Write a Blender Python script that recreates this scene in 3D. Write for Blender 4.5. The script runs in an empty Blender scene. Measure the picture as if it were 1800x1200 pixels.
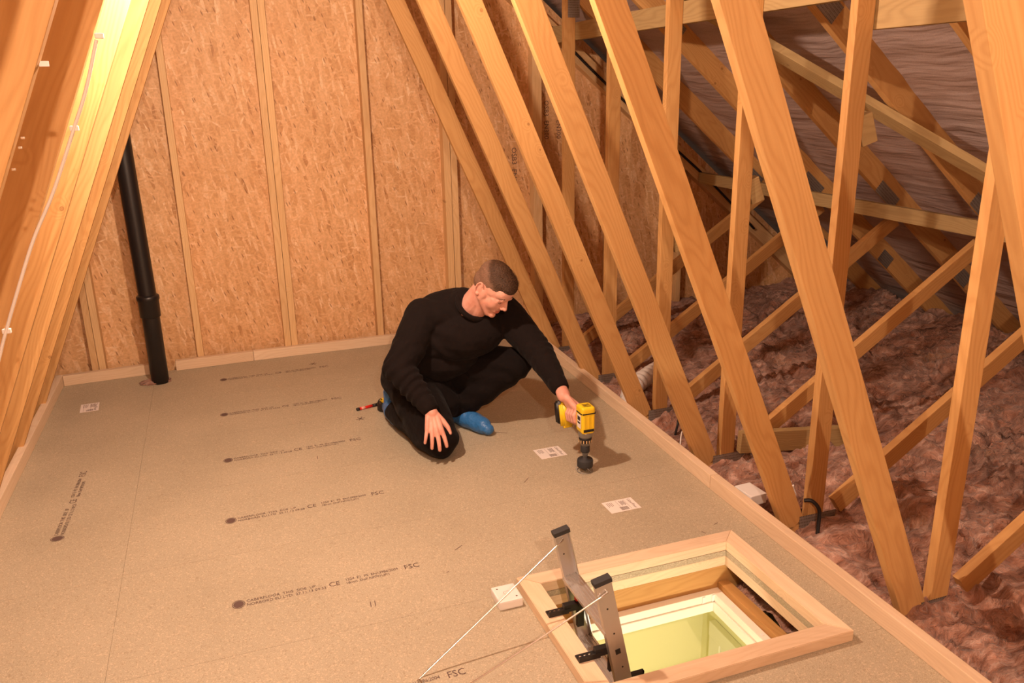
import bpy, bmesh, math, random
from mathutils import Vector, Matrix, noise, Euler
random.seed(7)
C = bpy.context.scene.collection
S = bpy.context.scene
PI = math.pi

# ------------------------------------------------------------------ camera
cam = bpy.data.cameras.new('camera'); cam.sensor_width = 36; cam.lens = 28.8
cam.clip_start = 0.02; cam.clip_end = 60
camo = bpy.data.objects.new('camera', cam); C.objects.link(camo)
yaw, pitch, roll = 0.34229835, 0.29758575, -0.01881998
fwd = Vector((math.sin(yaw)*math.cos(pitch), math.cos(yaw)*math.cos(pitch), -math.sin(pitch)))
rt = Vector((math.cos(yaw), -math.sin(yaw), 0)); up = rt.cross(fwd)
r2 = rt*math.cos(roll)+up*math.sin(roll); u2 = -rt*math.sin(roll)+up*math.cos(roll)
m = Matrix((r2, u2, -fwd)).transposed().to_4x4(); m.translation = (0, 0, 1.62)
camo.matrix_world = m
S.camera = camo
# ------------------------------------------------------------------ world, exposure
w = bpy.data.worlds.new('world'); S.world = w; w.use_nodes = True
w.node_tree.nodes['Background'].inputs[0].default_value = (1, .7, .5, 1)
w.node_tree.nodes['Background'].inputs[1].default_value = 0.03
S.view_settings.view_transform = 'Standard'; S.view_settings.look = 'None'
S.view_settings.gamma = 1; S.view_settings.use_curve_mapping = False
S.view_settings.exposure = 1.42
# ------------------------------------------------------------------ lamps of the loft and the landing
WARM = (1.0, .715, .53)
def point(name, loc, watt, col, rad=.035):
    l = bpy.data.lights.new(name, 'POINT'); l.energy = watt; l.color = col; l.shadow_soft_size = rad
    o = bpy.data.objects.new(name, l); o.location = loc; C.objects.link(o); return o
LAMP1 = Vector((.12, 2.62, 2.16)); LAMP2 = Vector((.15, -.75, 2.30)); LAMP3 = Vector((1.15, 1.2, -.55))
point('light_deck', LAMP1, 67, WARM)
point('light_entry', LAMP2, 80, WARM, .022)
point('light_landing', LAMP3, 16, (1.0, .88, .66), .06)

# ------------------------------------------------------------------ helpers
def tag(o, label=None, cat=None, group=None, kind=None):
    if label: o['label'] = label
    if cat: o['category'] = cat
    if group: o['group'] = group
    if kind: o['kind'] = kind
    return o
def obj(name, bm, mat, parent=None, smooth=False, loc=None, mw=None):
    me = bpy.data.meshes.new(name); bm.normal_update(); bm.to_mesh(me); bm.free()
    for mm in (mat if isinstance(mat, (list, tuple)) else [mat]): me.materials.append(mm)
    if smooth:
        for p in me.polygons: p.use_smooth = True
    o = bpy.data.objects.new(name, me); C.objects.link(o)
    if mw is not None: o.matrix_world = mw
    elif loc is not None: o.location = loc
    if parent:
        o.parent = parent
        if mw is not None: o.matrix_parent_inverse = Matrix()
    return o
def thing(name, label, cat, loc=(0, 0, 0), group=None, rz=0):
    o = bpy.data.objects.new(name, None); C.objects.link(o); o.empty_display_size = .1
    o.location = loc; o.rotation_euler = (0, 0, rz); tag(o, label, cat, group); return o
def copy_tree(o, parent=None):
    c = o.copy(); C.objects.link(c)
    if parent: c.parent = parent
    for ch in list(o.children): copy_tree(ch, c)
    return c
def add_box(bm, lo, hi, mi=0, M=None):
    vs = [bm.verts.new(((lo, hi)[i][0], (lo, hi)[j][1], (lo, hi)[k][2])) for i in (0, 1) for j in (0, 1) for k in (0, 1)]
    if M is not None:
        for v in vs: v.co = M @ v.co
    fs = [(0, 1, 3, 2), (4, 6, 7, 5), (0, 4, 5, 1), (2, 3, 7, 6), (0, 2, 6, 4), (1, 5, 7, 3)]
    out = []
    for f in fs:
        ff = bm.faces.new([vs[i] for i in f]); ff.material_index = mi; out.append(ff)
    return out
def box_bm(lo, hi, bev=0):
    bm = bmesh.new(); add_box(bm, lo, hi)
    if bev: bmesh.ops.bevel(bm, geom=bm.edges[:], offset=bev, segments=2, profile=.6, affect='EDGES')
    return bm
def frame(p0, p1, side=(0, 1, 0)):
    """matrix at p0 whose x axis runs to p1 and whose y axis is close to side"""
    x = (Vector(p1)-Vector(p0)).normalized(); y = Vector(side); y = (y-x*y.dot(x)).normalized(); z = x.cross(y)
    M = Matrix((x, y, z)).transposed().to_4x4(); M.translation = Vector(p0); return M
def board(name, p0, p1, w, t, mat, parent=None, side=(0, 1, 0), org=None, bev=.0025, cut0=0, cut1=0):
    """a sawn timber from p0 to p1: t thick along side, w wide across; ends may be cut at a slant (cut0, cut1)"""
    L = (Vector(p1)-Vector(p0)).length
    bm = box_bm((0, -t/2, -w/2), (L, t/2, w/2), bev)
    for v in bm.verts:
        if v.co.x < L/2: v.co.x += cut0*v.co.z
        else: v.co.x += cut1*v.co.z
    M = frame(p0, p1, side)
    if parent is not None: M = Matrix.Translation(-Vector(parent.location)) @ M
    return obj(name, bm, mat, parent, mw=M)
def add_tube(bm, pts, r, n=12, caps=True, mi=0):
    pts = [Vector(p) for p in pts]; rings = []
    prev = None
    for i, p in enumerate(pts):
        d = (pts[min(i+1, len(pts)-1)]-pts[max(i-1, 0)]).normalized()
        a = prev if prev else (Vector((0, 0, 1)) if abs(d.z) < .9 else Vector((1, 0, 0)))
        u = (a-d*a.dot(d)).normalized(); v = d.cross(u); prev = u
        rr = r[i] if isinstance(r, (list, tuple)) else r
        rings.append([bm.verts.new(p+(u*math.cos(2*PI*k/n)+v*math.sin(2*PI*k/n))*rr) for k in range(n)])
    for a, b in zip(rings, rings[1:]):
        for k in range(n):
            f = bm.faces.new((a[k], a[(k+1) % n], b[(k+1) % n], b[k])); f.material_index = mi; f.smooth = True
    if caps:
        f = bm.faces.new(rings[0][::-1]); f.material_index = mi
        f = bm.faces.new(rings[-1]); f.material_index = mi
def add_lathe(bm, prof, n=24, M=None, mi=0):
    rings = []
    for r, z in prof:
        ring = []
        for k in range(n):
            c = Vector((r*math.cos(2*PI*k/n), r*math.sin(2*PI*k/n), z))
            ring.append(bm.verts.new(M @ c if M is not None else c))
        rings.append(ring)
    for a, b in zip(rings, rings[1:]):
        for k in range(n):
            f = bm.faces.new((a[k], a[(k+1) % n], b[(k+1) % n], b[k])); f.material_index = mi; f.smooth = True
    f = bm.faces.new(rings[0][::-1]); f.material_index = mi; f = bm.faces.new(rings[-1]); f.material_index = mi
def add_prism(bm, poly, h0, h1, M=None, mi=0):
    lo = [bm.verts.new(M @ Vector((x, y, h0)) if M is not None else (x, y, h0)) for x, y in poly]
    hi = [bm.verts.new(M @ Vector((x, y, h1)) if M is not None else (x, y, h1)) for x, y in poly]
    n = len(poly)
    bm.faces.new(lo[::-1]).material_index = mi; bm.faces.new(hi).material_index = mi
    for i in range(n): bm.faces.new((lo[i], lo[(i+1) % n], hi[(i+1) % n], hi[i])).material_index = mi
def smooth_path(P, n=8):
    P = [Vector(p) for p in P]; out = []
    for i in range(len(P)-1):
        a, b, c, d = P[max(i-1, 0)], P[i], P[i+1], P[min(i+2, len(P)-1)]
        for k in range(n):
            t = k/n; out.append(.5*((2*b)+(c-a)*t+(2*a-5*b+4*c-d)*t*t+(3*b-a-3*c+d)*t**3))
    out.append(P[-1]); return out

# ------------------------------------------------------------------ materials
class NT:
    def __init__(s, name):
        s.m = bpy.data.materials.new(name); s.m.use_nodes = True; s.t = s.m.node_tree
        s.b = s.t.nodes['Principled BSDF']
    def n(s, typ, **kw):
        nd = s.t.nodes.new(typ)
        for k, v in kw.items():
            if k.startswith('i_'):
                key = k[2:]; key = int(key) if key.isdigit() else key.replace('_', ' ')
                nd.inputs[key].default_value = v
            else: setattr(nd, k, v)
        return nd
    def l(s, a, b): s.t.links.new(a, b)
    def mapping(s, src, scale, rot=(0, 0, 0), loc=(0, 0, 0)):
        mp = s.n('ShaderNodeMapping'); mp.inputs['Scale'].default_value = scale
        mp.inputs['Rotation'].default_value = rot; mp.inputs['Location'].default_value = loc
        s.l(src, mp.inputs['Vector']); return mp.outputs[0]
    def ramp(s, src, stops, interp='LINEAR'):
        r = s.n('ShaderNodeValToRGB'); cr = r.color_ramp; cr.interpolation = interp
        while len(cr.elements) < len(stops): cr.elements.new(.5)
        for e, (p, c) in zip(cr.elements, stops):
            e.position = p; e.color = (*c, 1) if len(c) == 3 else c
        s.l(src, r.inputs[0]); return r.outputs[0]
    def mix(s, a, b, fac, mode='MIX'):
        mx = s.n('ShaderNodeMix', data_type='RGBA', blend_type=mode)
        for sock, v in ((6, a), (7, b), (0, fac)):
            if hasattr(v, 'links') or hasattr(v, 'is_linked'): s.l(v, mx.inputs[sock])
            else: mx.inputs[sock].default_value = v if sock == 0 else (*v, 1)
        return mx.outputs[2]
    def math(s, op, a, b=0):
        mt = s.n('ShaderNodeMath', operation=op)
        for i, v in enumerate((a, b)):
            if hasattr(v, 'is_linked'): s.l(v, mt.inputs[i])
            else: mt.inputs[i].default_value = v
        return mt.outputs[0]
    def bump(s, h, strength=.3, dist=.002):
        b = s.n('ShaderNodeBump', i_Strength=strength, i_Distance=dist); s.l(h, b.inputs['Height'])
        s.l(b.outputs[0], s.b.inputs['Normal'])
    def out(s, col, rough=.6, metal=0, spec=.3):
        if hasattr(col, 'is_linked'): s.l(col, s.b.inputs['Base Color'])
        else: s.b.inputs['Base Color'].default_value = (*col, 1)
        s.b.inputs['Roughness'].default_value = rough; s.b.inputs['Metallic'].default_value = metal
        s.b.inputs['Specular IOR Level'].default_value = spec
        return s.m
def plain(name, col, rough=.5, metal=0, spec=.4):
    return NT(name).out(col, rough, metal, spec)
def pine(name, light, mid, dark, knots=1.0, rough=.62):
    s = NT(name); tc = s.n('ShaderNodeTexCoord'); oi = s.n('ShaderNodeObjectInfo')
    rv = s.n('ShaderNodeVectorMath', operation='SCALE'); rv.inputs[3].default_value = 1
    cmb = s.n('ShaderNodeCombineXYZ'); s.l(s.math('MULTIPLY', oi.outputs['Random'], 37.), cmb.inputs[0])
    s.l(s.math('MULTIPLY', oi.outputs['Random'], 11.), cmb.inputs[1]); s.l(s.math('MULTIPLY', oi.outputs['Random'], 23.), cmb.inputs[2])
    ad = s.n('ShaderNodeVectorMath', operation='ADD'); s.l(tc.outputs['Object'], ad.inputs[0]); s.l(cmb.outputs[0], ad.inputs[1])
    P = ad.outputs[0]
    # knots: sparse cells along the board
    kv = s.n('ShaderNodeTexVoronoi', feature='F1'); kv.inputs['Scale'].default_value = 1; kv.inputs['Randomness'].default_value = .95
    s.l(s.mapping(P, (7.5, 1.0, 9)), kv.inputs['Vector'])
    kd = kv.outputs['Distance']
    rndk = s.ramp(kv.outputs['Color'], [(.60, (0, 0, 0)), (.61, (1, 1, 1))]); swirl = s.math('MULTIPLY', s.ramp(kd, [(0, (1, 1, 1)), (.30, (0, 0, 0))]), rndk)
    # growth rings
    dn = s.n('ShaderNodeTexNoise'); dn.inputs['Scale'].default_value = 1.; dn.inputs['Detail'].default_value = 2
    s.l(s.mapping(P, (1.3, 6, 6)), dn.inputs['Vector'])
    wv = s.n('ShaderNodeTexWave', wave_type='BANDS', bands_direction='Z'); wv.inputs['Scale'].default_value = 1.
    wv.inputs['Distortion'].default_value = 0
    off = s.n('ShaderNodeCombineXYZ')
    s.l(s.math('ADD', s.math('MULTIPLY', dn.outputs[0], 5.), s.math('MULTIPLY', swirl, 1.1)), off.inputs[2])
    ad2 = s.n('ShaderNodeVectorMath', operation='ADD'); s.l(s.mapping(P, (.25, 16, 16)), ad2.inputs[0]); s.l(off.outputs[0], ad2.inputs[1])
    s.l(ad2.outputs[0], wv.inputs['Vector'])
    ring = s.ramp(wv.outputs['Fac'], [(0, dark), (.35, mid), (1, light)])
    fn = s.n('ShaderNodeTexNoise'); fn.inputs['Scale'].default_value = 1; fn.inputs['Detail'].default_value = 4
    s.l(s.mapping(P, (4, 160, 160)), fn.inputs['Vector'])
    col = s.mix(ring, s.ramp(fn.outputs[0], [(.3, (.80, .76, .72)), (.7, (1.06, 1.06, 1.06))]), 1., 'MULTIPLY')
    col = s.mix(mid, col, .30)
    big = s.n('ShaderNodeTexNoise'); big.inputs['Scale'].default_value = 1; s.l(s.mapping(P, (1.2, 4, 4)), big.inputs['Vector'])
    col = s.mix(col, s.ramp(big.outputs[0], [(.3, (.86, .82, .78)), (.7, (1.05, 1.05, 1.05))]), .8, 'MULTIPLY')
    tint = s.ramp(oi.outputs['Random'], [(0, (.90, .86, .82)), (.5, (1, 1, 1)), (1, (1.04, 1.0, .94))])
    col = s.mix(col, tint, 1., 'MULTIPLY')
    kn = s.ramp(kd, [(0, (.75, .75, .75)), (.035, (.5, .5, .5)), (.052, (.85, .85, .85)), (.066, (.12, .12, .12)), (.11, (0, 0, 0))])
    kk = s.math('MULTIPLY', s.math('MULTIPLY', kn, rndk), .85*knots)
    col = s.mix(col, (dark[0]*.42, dark[1]*.32, dark[2]*.28), kk)
    s.bump(fn.outputs[0], .25, .0015)
    return s.out(col, rough)
M_truss = pine('truss_pine', (.67, .42, .18), (.60, .35, .135), (.47, .24, .08))
M_kick = pine('planed_pale_pine', (.84, .69, .52), (.80, .64, .465), (.70, .52, .35), .7)
M_stud = pine('stud_pine', (.82, .60, .34), (.76, .52, .27), (.62, .39, .18), .8)
M_joist = pine('joist_pine', (.62, .38, .15), (.55, .32, .115), (.43, .22, .07))
M_treated = pine('treated_pine', (.50, .38, .19), (.42, .31, .15), (.30, .20, .09), .8)

def osb():
    s = NT('oriented_strand_board'); tc = s.n('ShaderNodeTexCoord'); P0 = tc.outputs['Object']
    wn = s.n('ShaderNodeTexNoise'); wn.inputs['Scale'].default_value = 6; wn.inputs['Detail'].default_value = 3; s.l(P0, wn.inputs['Vector'])
    wm = s.n('ShaderNodeVectorMath', operation='MULTIPLY_ADD'); s.l(wn.outputs['Color'], wm.inputs[0]); wm.inputs[1].default_value = (.02, .0, .02); s.l(P0, wm.inputs[2])
    P = wm.outputs[0]
    layers = []
    for i, (a, sx, sz) in enumerate(((0.2, 60, 11), (-.5, 48, 9), (.95, 55, 10), (-1.25, 62, 12), (1.5, 50, 9))):
        v = s.n('ShaderNodeTexVoronoi', feature='F1'); v.inputs['Scale'].default_value = 1; v.inputs['Randomness'].default_value = 1
        r = s.mapping(P, (1, 1, 1), (0, a, 0), (i*3.1, 0, i*1.7)); s.l(s.mapping(r, (sx, 1, sz)), v.inputs['Vector'])
        layers.append(v)
    g = lambda v: s.ramp(v.outputs['Color'], [(.0, (.40, .19, .075)), (.12, (.61, .34, .155)), (.4, (.70, .425, .215)), (.7, (.78, .50, .275)), (1, (.90, .69, .46))])
    col = g(layers[0])
    for i, v in enumerate(layers[1:]):
        gate = s.ramp(v.outputs['Color'], [(.52+.02*i, (0, 0, 0)), (.55+.02*i, (1, 1, 1))])
        # fade to the cell's middle so the strands read as flakes
        core = s.ramp(v.outputs['Distance'], [(.38, (1, 1, 1)), (.52, (0, 0, 0))])
        sep = s.n('ShaderNodeSeparateColor'); s.l(v.outputs['Color'], sep.inputs[0])
        gate = s.ramp(sep.outputs[1], [(.55, (0, 0, 0)), (.57, (1, 1, 1))])
        col = s.mix(col, g(v), s.math('MULTIPLY', gate, core))
    # dark bark flecks
    fv = s.n('ShaderNodeTexVoronoi', feature='F1'); fv.inputs['Scale'].default_value = 1
    s.l(s.mapping(s.mapping(P, (1, 1, 1), (0, .35, 0)), (75, 1, 17)), fv.inputs['Vector'])
    sep = s.n('ShaderNodeSeparateColor'); s.l(fv.outputs['Color'], sep.inputs[0])
    fl = s.math('MULTIPLY', s.ramp(sep.outputs[2], [(.80, (0, 0, 0)), (.82, (1, 1, 1))]), s.ramp(fv.outputs['Distance'], [(.2, (1, 1, 1)), (.32, (0, 0, 0))]))
    col = s.mix(col, (.22, .09, .03), s.math('MULTIPLY', fl, .75))
    fn = s.n('ShaderNodeTexNoise'); fn.inputs['Scale'].default_value = 90; fn.inputs['Detail'].default_value = 5; s.l(P0, fn.inputs['Vector'])
    col = s.mix(col, s.ramp(fn.outputs[0], [(.3, (.82, .78, .74)), (.7, (1.08, 1.08, 1.08))]), .9, 'MULTIPLY')
    bn = s.n('ShaderNodeTexNoise'); bn.inputs['Scale'].default_value = 1.6; bn.inputs['Detail'].default_value = 2; s.l(P0, bn.inputs['Vector'])
    col = s.mix(col, s.ramp(bn.outputs[0], [(.3, (.93, .90, .86)), (.7, (1.04, 1.04, 1.04))]), 1, 'MULTIPLY')
    col = s.mix(col, (.70, .44, .21), .10)
    s.bump(fn.outputs[0], .4, .002)
    return s.out(col, .55)
M_osb = osb()

def chipboard():
    s = NT('flooring_chipboard'); tc = s.n('ShaderNodeTexCoord'); P = tc.outputs['Object']
    a = s.n('ShaderNodeTexNoise'); a.inputs['Scale'].default_value = 340; a.inputs['Detail'].default_value = 3; s.l(P, a.inputs['Vector'])
    b = s.n('ShaderNodeTexVoronoi'); b.inputs['Scale'].default_value = 230; s.l(P, b.inputs['Vector'])
    c = s.n('ShaderNodeTexNoise'); c.inputs['Scale'].default_value = 2.2; c.inputs['Detail'].default_value = 4; s.l(P, c.inputs['Vector'])
    col = s.ramp(a.outputs[0], [(.3, (.34, .287, .203)), (.5, (.42, .362, .263)), (.72, (.52, .455, .335))])
    sep = s.n('ShaderNodeSeparateColor'); s.l(b.outputs['Color'], sep.inputs[0])
    col = s.mix(col, (.60, .50, .36), s.math('MULTIPLY', s.ramp(sep.outputs[0], [(.86, (0, 0, 0)), (.9, (1, 1, 1))]), .55))
    col = s.mix(col, (.27, .21, .13), s.math('MULTIPLY', s.ramp(sep.outputs[1], [(.9, (0, 0, 0)), (.94, (1, 1, 1))]), .4))
    col = s.mix(col, s.ramp(c.outputs[0], [(.3, (.93, .93, .92)), (.7, (1.05, 1.05, 1.05))]), 1, 'MULTIPLY')
    st = s.n('ShaderNodeTexNoise'); st.inputs['Scale'].default_value = 7; st.inputs['Detail'].default_value = 6; s.l(s.mapping(P, (1, 1, 1), (0, 0, .4), (3.3, 1.2, 0)), st.inputs['Vector'])
    col = s.mix(col, (.30, .20, .08), s.math('MULTIPLY', s.ramp(st.outputs[0], [(.72, (0, 0, 0)), (.78, (1, 1, 1))]), .45))
    s.bump(a.outputs[0], .15, .001)
    return s.out(col, .6)
M_chip = chipboard()

def wool():
    s = NT('brown_glass_wool'); tc = s.n('ShaderNodeTexCoord'); P = tc.outputs['Object']
    wn = s.n('ShaderNodeTexNoise'); wn.inputs['Scale'].default_value = 3.2; wn.inputs['Detail'].default_value = 3; s.l(P, wn.inputs['Vector'])
    wm = s.n('ShaderNodeVectorMath', operation='MULTIPLY_ADD'); s.l(wn.outputs['Color'], wm.inputs[0]); wm.inputs[1].default_value = (.5, .5, .2); s.l(P, wm.inputs[2])
    a = s.n('ShaderNodeTexNoise'); a.inputs['Scale'].default_value = 1; a.inputs['Detail'].default_value = 6; a.inputs['Roughness'].default_value = .62; s.l(s.mapping(wm.outputs[0], (9, 26, 20)), a.inputs['Vector'])
    b = s.n('ShaderNodeTexNoise'); b.inputs['Scale'].default_value = 1; b.inputs['Detail'].default_value = 3; s.l(s.mapping(wm.outputs[0], (60, 200, 120)), b.inputs['Vector'])
    col = s.ramp(a.outputs[0], [(.25, (.10, .033, .018)), (.40, (.30, .135, .085)), (.54, (.50, .27, .195)), (.70, (.74, .50, .41))])  # dark stops paint the shade of the recesses into the wool colour
    col = s.mix(col, s.ramp(b.outputs[0], [(.3, (.78, .74, .7)), (.7, (1.1, 1.1, 1.1))]), .9, 'MULTIPLY')
    big = s.n('ShaderNodeTexNoise'); big.inputs['Scale'].default_value = 3; s.l(P, big.inputs['Vector'])
    col = s.mix(col, (.30, .16, .07), s.math('MULTIPLY', s.ramp(big.outputs[0], [(.58, (0, 0, 0)), (.75, (1, 1, 1))]), .5))
    h = s.math('ADD', a.outputs[0], s.math('MULTIPLY', b.outputs[0], .22))
    s.bump(h, 1., .035)
    s.b.inputs['Sheen Weight'].default_value = .25
    return s.out(col, .95, 0, .1)
M_wool = wool()

def membrane():
    s = NT('roof_underlay_membrane'); tc = s.n('ShaderNodeTexCoord'); P = tc.outputs['Object']
    a = s.n('ShaderNodeTexNoise'); a.inputs['Scale'].default_value = 1; a.inputs['Detail'].default_value = 3; s.l(s.mapping(P, (16, 1.7, 3)), a.inputs['Vector'])
    f = s.n('ShaderNodeTexNoise'); f.inputs['Scale'].default_value = 220; s.l(P, f.inputs['Vector'])
    col = s.ramp(f.outputs[0], [(.3, (.37, .285, .265)), (.7, (.46, .36, .34))])
    s.bump(s.math('ADD', a.outputs[0], s.math('MULTIPLY', f.outputs[0], .02)), 1, .03)
    return s.out(col, .7)
M_felt = membrane()
M_black_pipe = plain('black_upvc', (.012, .010, .010), .38, 0, .5)
M_black = plain('black_plastic', (.015, .013, .013), .45)
M_rubber = plain('dark_grey_rubber', (.03, .03, .032), .7)
M_white = plain('white_plastic', (.80, .77, .74), .4)
M_whitewire = plain('white_cable_sheath', (.78, .74, .70), .45)
M_red = plain('red_plastic', (.65, .02, .015), .4)
M_yellow = plain('yellow_tool_plastic', (.84, .58, .02), .38)
M_blue = NT('blue_shoe_cover'); 
def bluefilm():
    s = M_blue; tc = s.n('ShaderNodeTexCoord')
    a = s.n('ShaderNodeTexNoise'); a.inputs['Scale'].default_value = 38; a.inputs['Detail'].default_value = 4; a.inputs['Distortion'].default_value = 1.5; s.l(tc.outputs['Object'], a.inputs['Vector'])
    s.bump(a.outputs[0], .6, .008)
    return s.out((.035, .16, .42), .32, 0, .5)
M_blue = bluefilm()
M_ink = plain('brown_black_ink', (.12, .075, .065), .7)
M_inkfaint = plain('faded_ink', (.15, .10, .08), .7)
M_paper = plain('white_paper', (.80, .74, .70), .6)
M_alu = plain('brushed_aluminium', (.58, .56, .54), .36, .85)
M_steel = plain('bright_steel_rod', (.75, .74, .72), .22, 1)
def galv():
    s = NT('galvanised_nail_plate'); tc = s.n('ShaderNodeTexCoord')
    v = s.n('ShaderNodeTexVoronoi'); v.inputs['Scale'].default_value = 1; v.inputs['Randomness'].default_value = .1
    s.l(s.mapping(tc.outputs['Object'], (130, 130, 75)), v.inputs['Vector'])
    col = s.ramp(v.outputs['Distance'], [(.12, (.05, .045, .04)), (.3, (.33, .31, .29)), (.7, (.42, .40, .38))])
    s.bump(v.outputs['Distance'], .6, .002)
    return s.out(col, .42, .7)
M_galv = galv()
M_framewhite = plain('painted_hatch_frame', (.82, .76, .66), .5)
M_lime = plain('lime_yellow_wall_paint', (.76, .72, .43), .75)
M_door = plain('cream_painted_door', (.80, .76, .60), .5)
M_knurl = plain('drill_metal_grey', (.28, .27, .26), .35, .6)

# ------------------------------------------------------------------ the shell
AX = .455                         # ridge line x
SL = math.tan(math.radians(40)); COS40 = math.cos(math.radians(40)); SIN40 = math.sin(math.radians(40))
def under(x): return 3.50 - SL*abs(x-AX)      # underside of the rafters
# flooring deck: chipboard panels tongue and grooved together, with the hatch opening cut out
HX0, HX1, HY0, HY1 = .878, 1.605, 1.705, 2.222        # hatch opening
def deck():
    bm = bmesh.new(); g = .0004
    def panel(x0, x1, y0, y1):
        x0 += g; x1 -= g; y0 += g; y1 -= g
        hx = (HX0, HX1); hy = (HY0, HY1)
        if x1 <= hx[0] or x0 >= hx[1] or y1 <= hy[0] or y0 >= hy[1]:
            add_box(bm, (x0, y0, -.022), (x1, y1, 0)); return
        ya, yb = max(y0, hy[0]), min(y1, hy[1])
        if ya > y0: add_box(bm, (x0, y0, -.022), (x1, ya, 0))
        if yb < y1: add_box(bm, (x0, yb, -.022), (x1, y1, 0))
        if hx[0] > x0: add_box(bm, (x0, ya, -.022), (hx[0], yb, 0))
        if x1 > hx[1]: add_box(bm, (hx[1], ya, -.022), (x1, yb, 0))
    ys = [2.262+.6*k for k in range(-7, 6)]
    for a, b in zip(ys, ys[1:]):
        b = min(b, 5.24); xj = 1.94
        if a > 5.2: continue
        panel(-.462, 1.808+max(0, a-1.5)*.036, a, b)
    if ys[-1] < 5.24: panel(-.462, 1.92, ys[-1], 5.24)
    for a, b in ((-1.95, .44), (.44, 2.845), (2.845, 5.24)): panel(-1.02, -.462, a, b)
    return bm
floor = tag(obj('floor', deck(), M_chip), 'chipboard loft flooring panels with printed brown stamps', kind='structure')

# ceiling slopes
def slope(name, sgn):
    bm = bmesh.new(); nx, ny = 60, 40
    L = 4.35/COS40
    for lay in (0, 1):
        pass
    grid = []
    for i in range(nx+1):
        row = []
        for j in range(ny+1):
            s_ = L*i/nx; y = -2.05+7.5*j/ny
            fr = ((y-.51) % .6)/.6
            sag = -.018*math.sin(PI*fr)*(1+.6*noise.noise((s_*1.5, y*.7, sgn)))
            off = .125+sag+.006*noise.noise((s_*14, y*2, 5))
            x = s_*COS40+off*SIN40; z = 3.5-s_*SIN40+off*COS40
            row.append(bm.verts.new((AX+sgn*x, y, z)))
        grid.append(row)
    for i in range(nx):
        for j in range(ny):
            q = [grid[i][j], grid[i+1][j], grid[i+1][j+1], grid[i][j+1]]
            bm.faces.new(q if sgn < 0 else q[::-1])
    o = obj(name, bm, M_felt, None, True)
    md = o.modifiers.new('thick', 'SOLIDIFY'); md.thickness = .004; md.offset = 1
    return tag(o, kind='structure')
slope('ceiling_right', 1); slope('ceiling_left', -1)
# gable walls, five-cornered boards of OSB
def gable(name, y0, y1):
    bm = bmesh.new()
    poly = [(-3.72, -.25), (4.63, -.25), (4.63, under(4.63)+.1), (AX, 3.5+.12), (-3.72, under(-3.72)+.1)]
    M = Matrix(((1, 0, 0, 0), (0, 0, -1, 0), (0, 1, 0, 0), (0, 0, 0, 1)))
    add_prism(bm, poly, -y1, -y0, M)
    return tag(obj(name, bm, M_osb), kind='structure')
gable('wall_back', 5.35, 5.37); gable('wall_front', -2.06, -2.04)
# landing below the hatch
def structbox(name, lo, hi, mat, bev=0):
    return tag(obj(name, box_bm(lo, hi, bev), mat), kind='structure')
bm = bmesh.new()
for lo, hi in (((-3.7, -2, -.215), (.93, 5.35, -.20)), ((1.575, -2, -.215), (4.6, 5.35, -.20)), ((.93, -2, -.215), (1.575, 1.70, -.20)), ((.93, 2.222, -.215), (1.575, 5.35, -.20))): add_box(bm, lo, hi)
tag(obj('ceiling_landing', bm, M_lime), kind='structure')
structbox('wall_landing_right', (1.92, .2, -2.6), (2.0, 2.9, -.216), M_lime)
structbox('wall_landing_back', (.0, 2.80, -2.6), (1.92, 2.88, -.216), M_lime)
structbox('wall_landing_left', (-.1, .2, -2.6), (0, 2.8, -.216), M_lime)
structbox('wall_landing_front', (.0, .12, -2.6), (1.92, .2, -.216), M_lime)
structbox('floor_landing', (-.1, .12, -2.65), (2.0, 2.9, -2.6), plain('landing_carpet', (.45, .38, .28), .9))

# ------------------------------------------------------------------ roof trusses
YK = [4.71, 4.11, 3.51, 2.91, 2.31, 1.71, 1.035]           # front faces
def build_truss():
    T = 'the'
    t = thing('roof_truss', '', 'roof truss', (AX, 0, 0)); ty = .0175
    P = lambda x, z: (AX+x, ty, z)
    for s in (1, -1):
        # long web: inner edge at x=1.915-.44z, outer 2.02-.44z
        f = lambda z: 1.9675-AX-.44*z
        board('long_web', P(s*f(-.03), -.03), P(s*f(3.33), 3.33), .096, .035, M_truss, t, cut0=s*-.35)
        board('upright_web', P(s*(2.075-AX), -.02), P(s*(2.075-AX), 2.17), .072, .035, M_truss, t, cut1=s*.8)
        # strut: upper arris through (2.13,.03) and (3.45,.905)
        d = Vector((1.32, .875)).normalized(); nrm = Vector((d.y, -d.x))*.036
        a = Vector((2.16, .05))+nrm; b = Vector((3.49, .932))+nrm
        board('diagonal_strut', P(s*(a.x-AX), a.y), P(s*(b.x-AX), b.y), .072, .035, M_truss, t)
        # rafter, underside at under(x), 97 deep
        n = Vector((SIN40, COS40))*.06
        a = Vector((.02, 3.49))+n; b = Vector((4.2, 3.5-SL*4.2))+n
        board('rafter', P(s*a.x, a.y), P(s*b.x, b.y), .12, .035, M_truss, t)
        def plate(x, z, w, h, rot=0):
            M = Matrix.Translation((s*(x-AX), -.0012, z)) @ Matrix.Rotation(s*rot, 4, 'Y')
            obj('nail_plate', box_bm((-w/2, -.0008, -h/2), (w/2, .0008, h/2)), M_galv, t, mw=M)
        plate(2.085, -.045, .17, .11); plate(2.10, 2.10, .075, .16, .0); plate(2.42, under(2.42)+.075, .13, .085, math.radians(40))
        plate(3.42, under(3.42)+.03, .17, .07, math.radians(40)); plate(4.05, under(4.05)+.045, .11, .08, math.radians(40))
    board('bottom_chord', P(-4.1, -.078), P(4.1, -.078), .105, .035, M_truss, t)
    return t
truss0 = build_truss()
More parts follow.
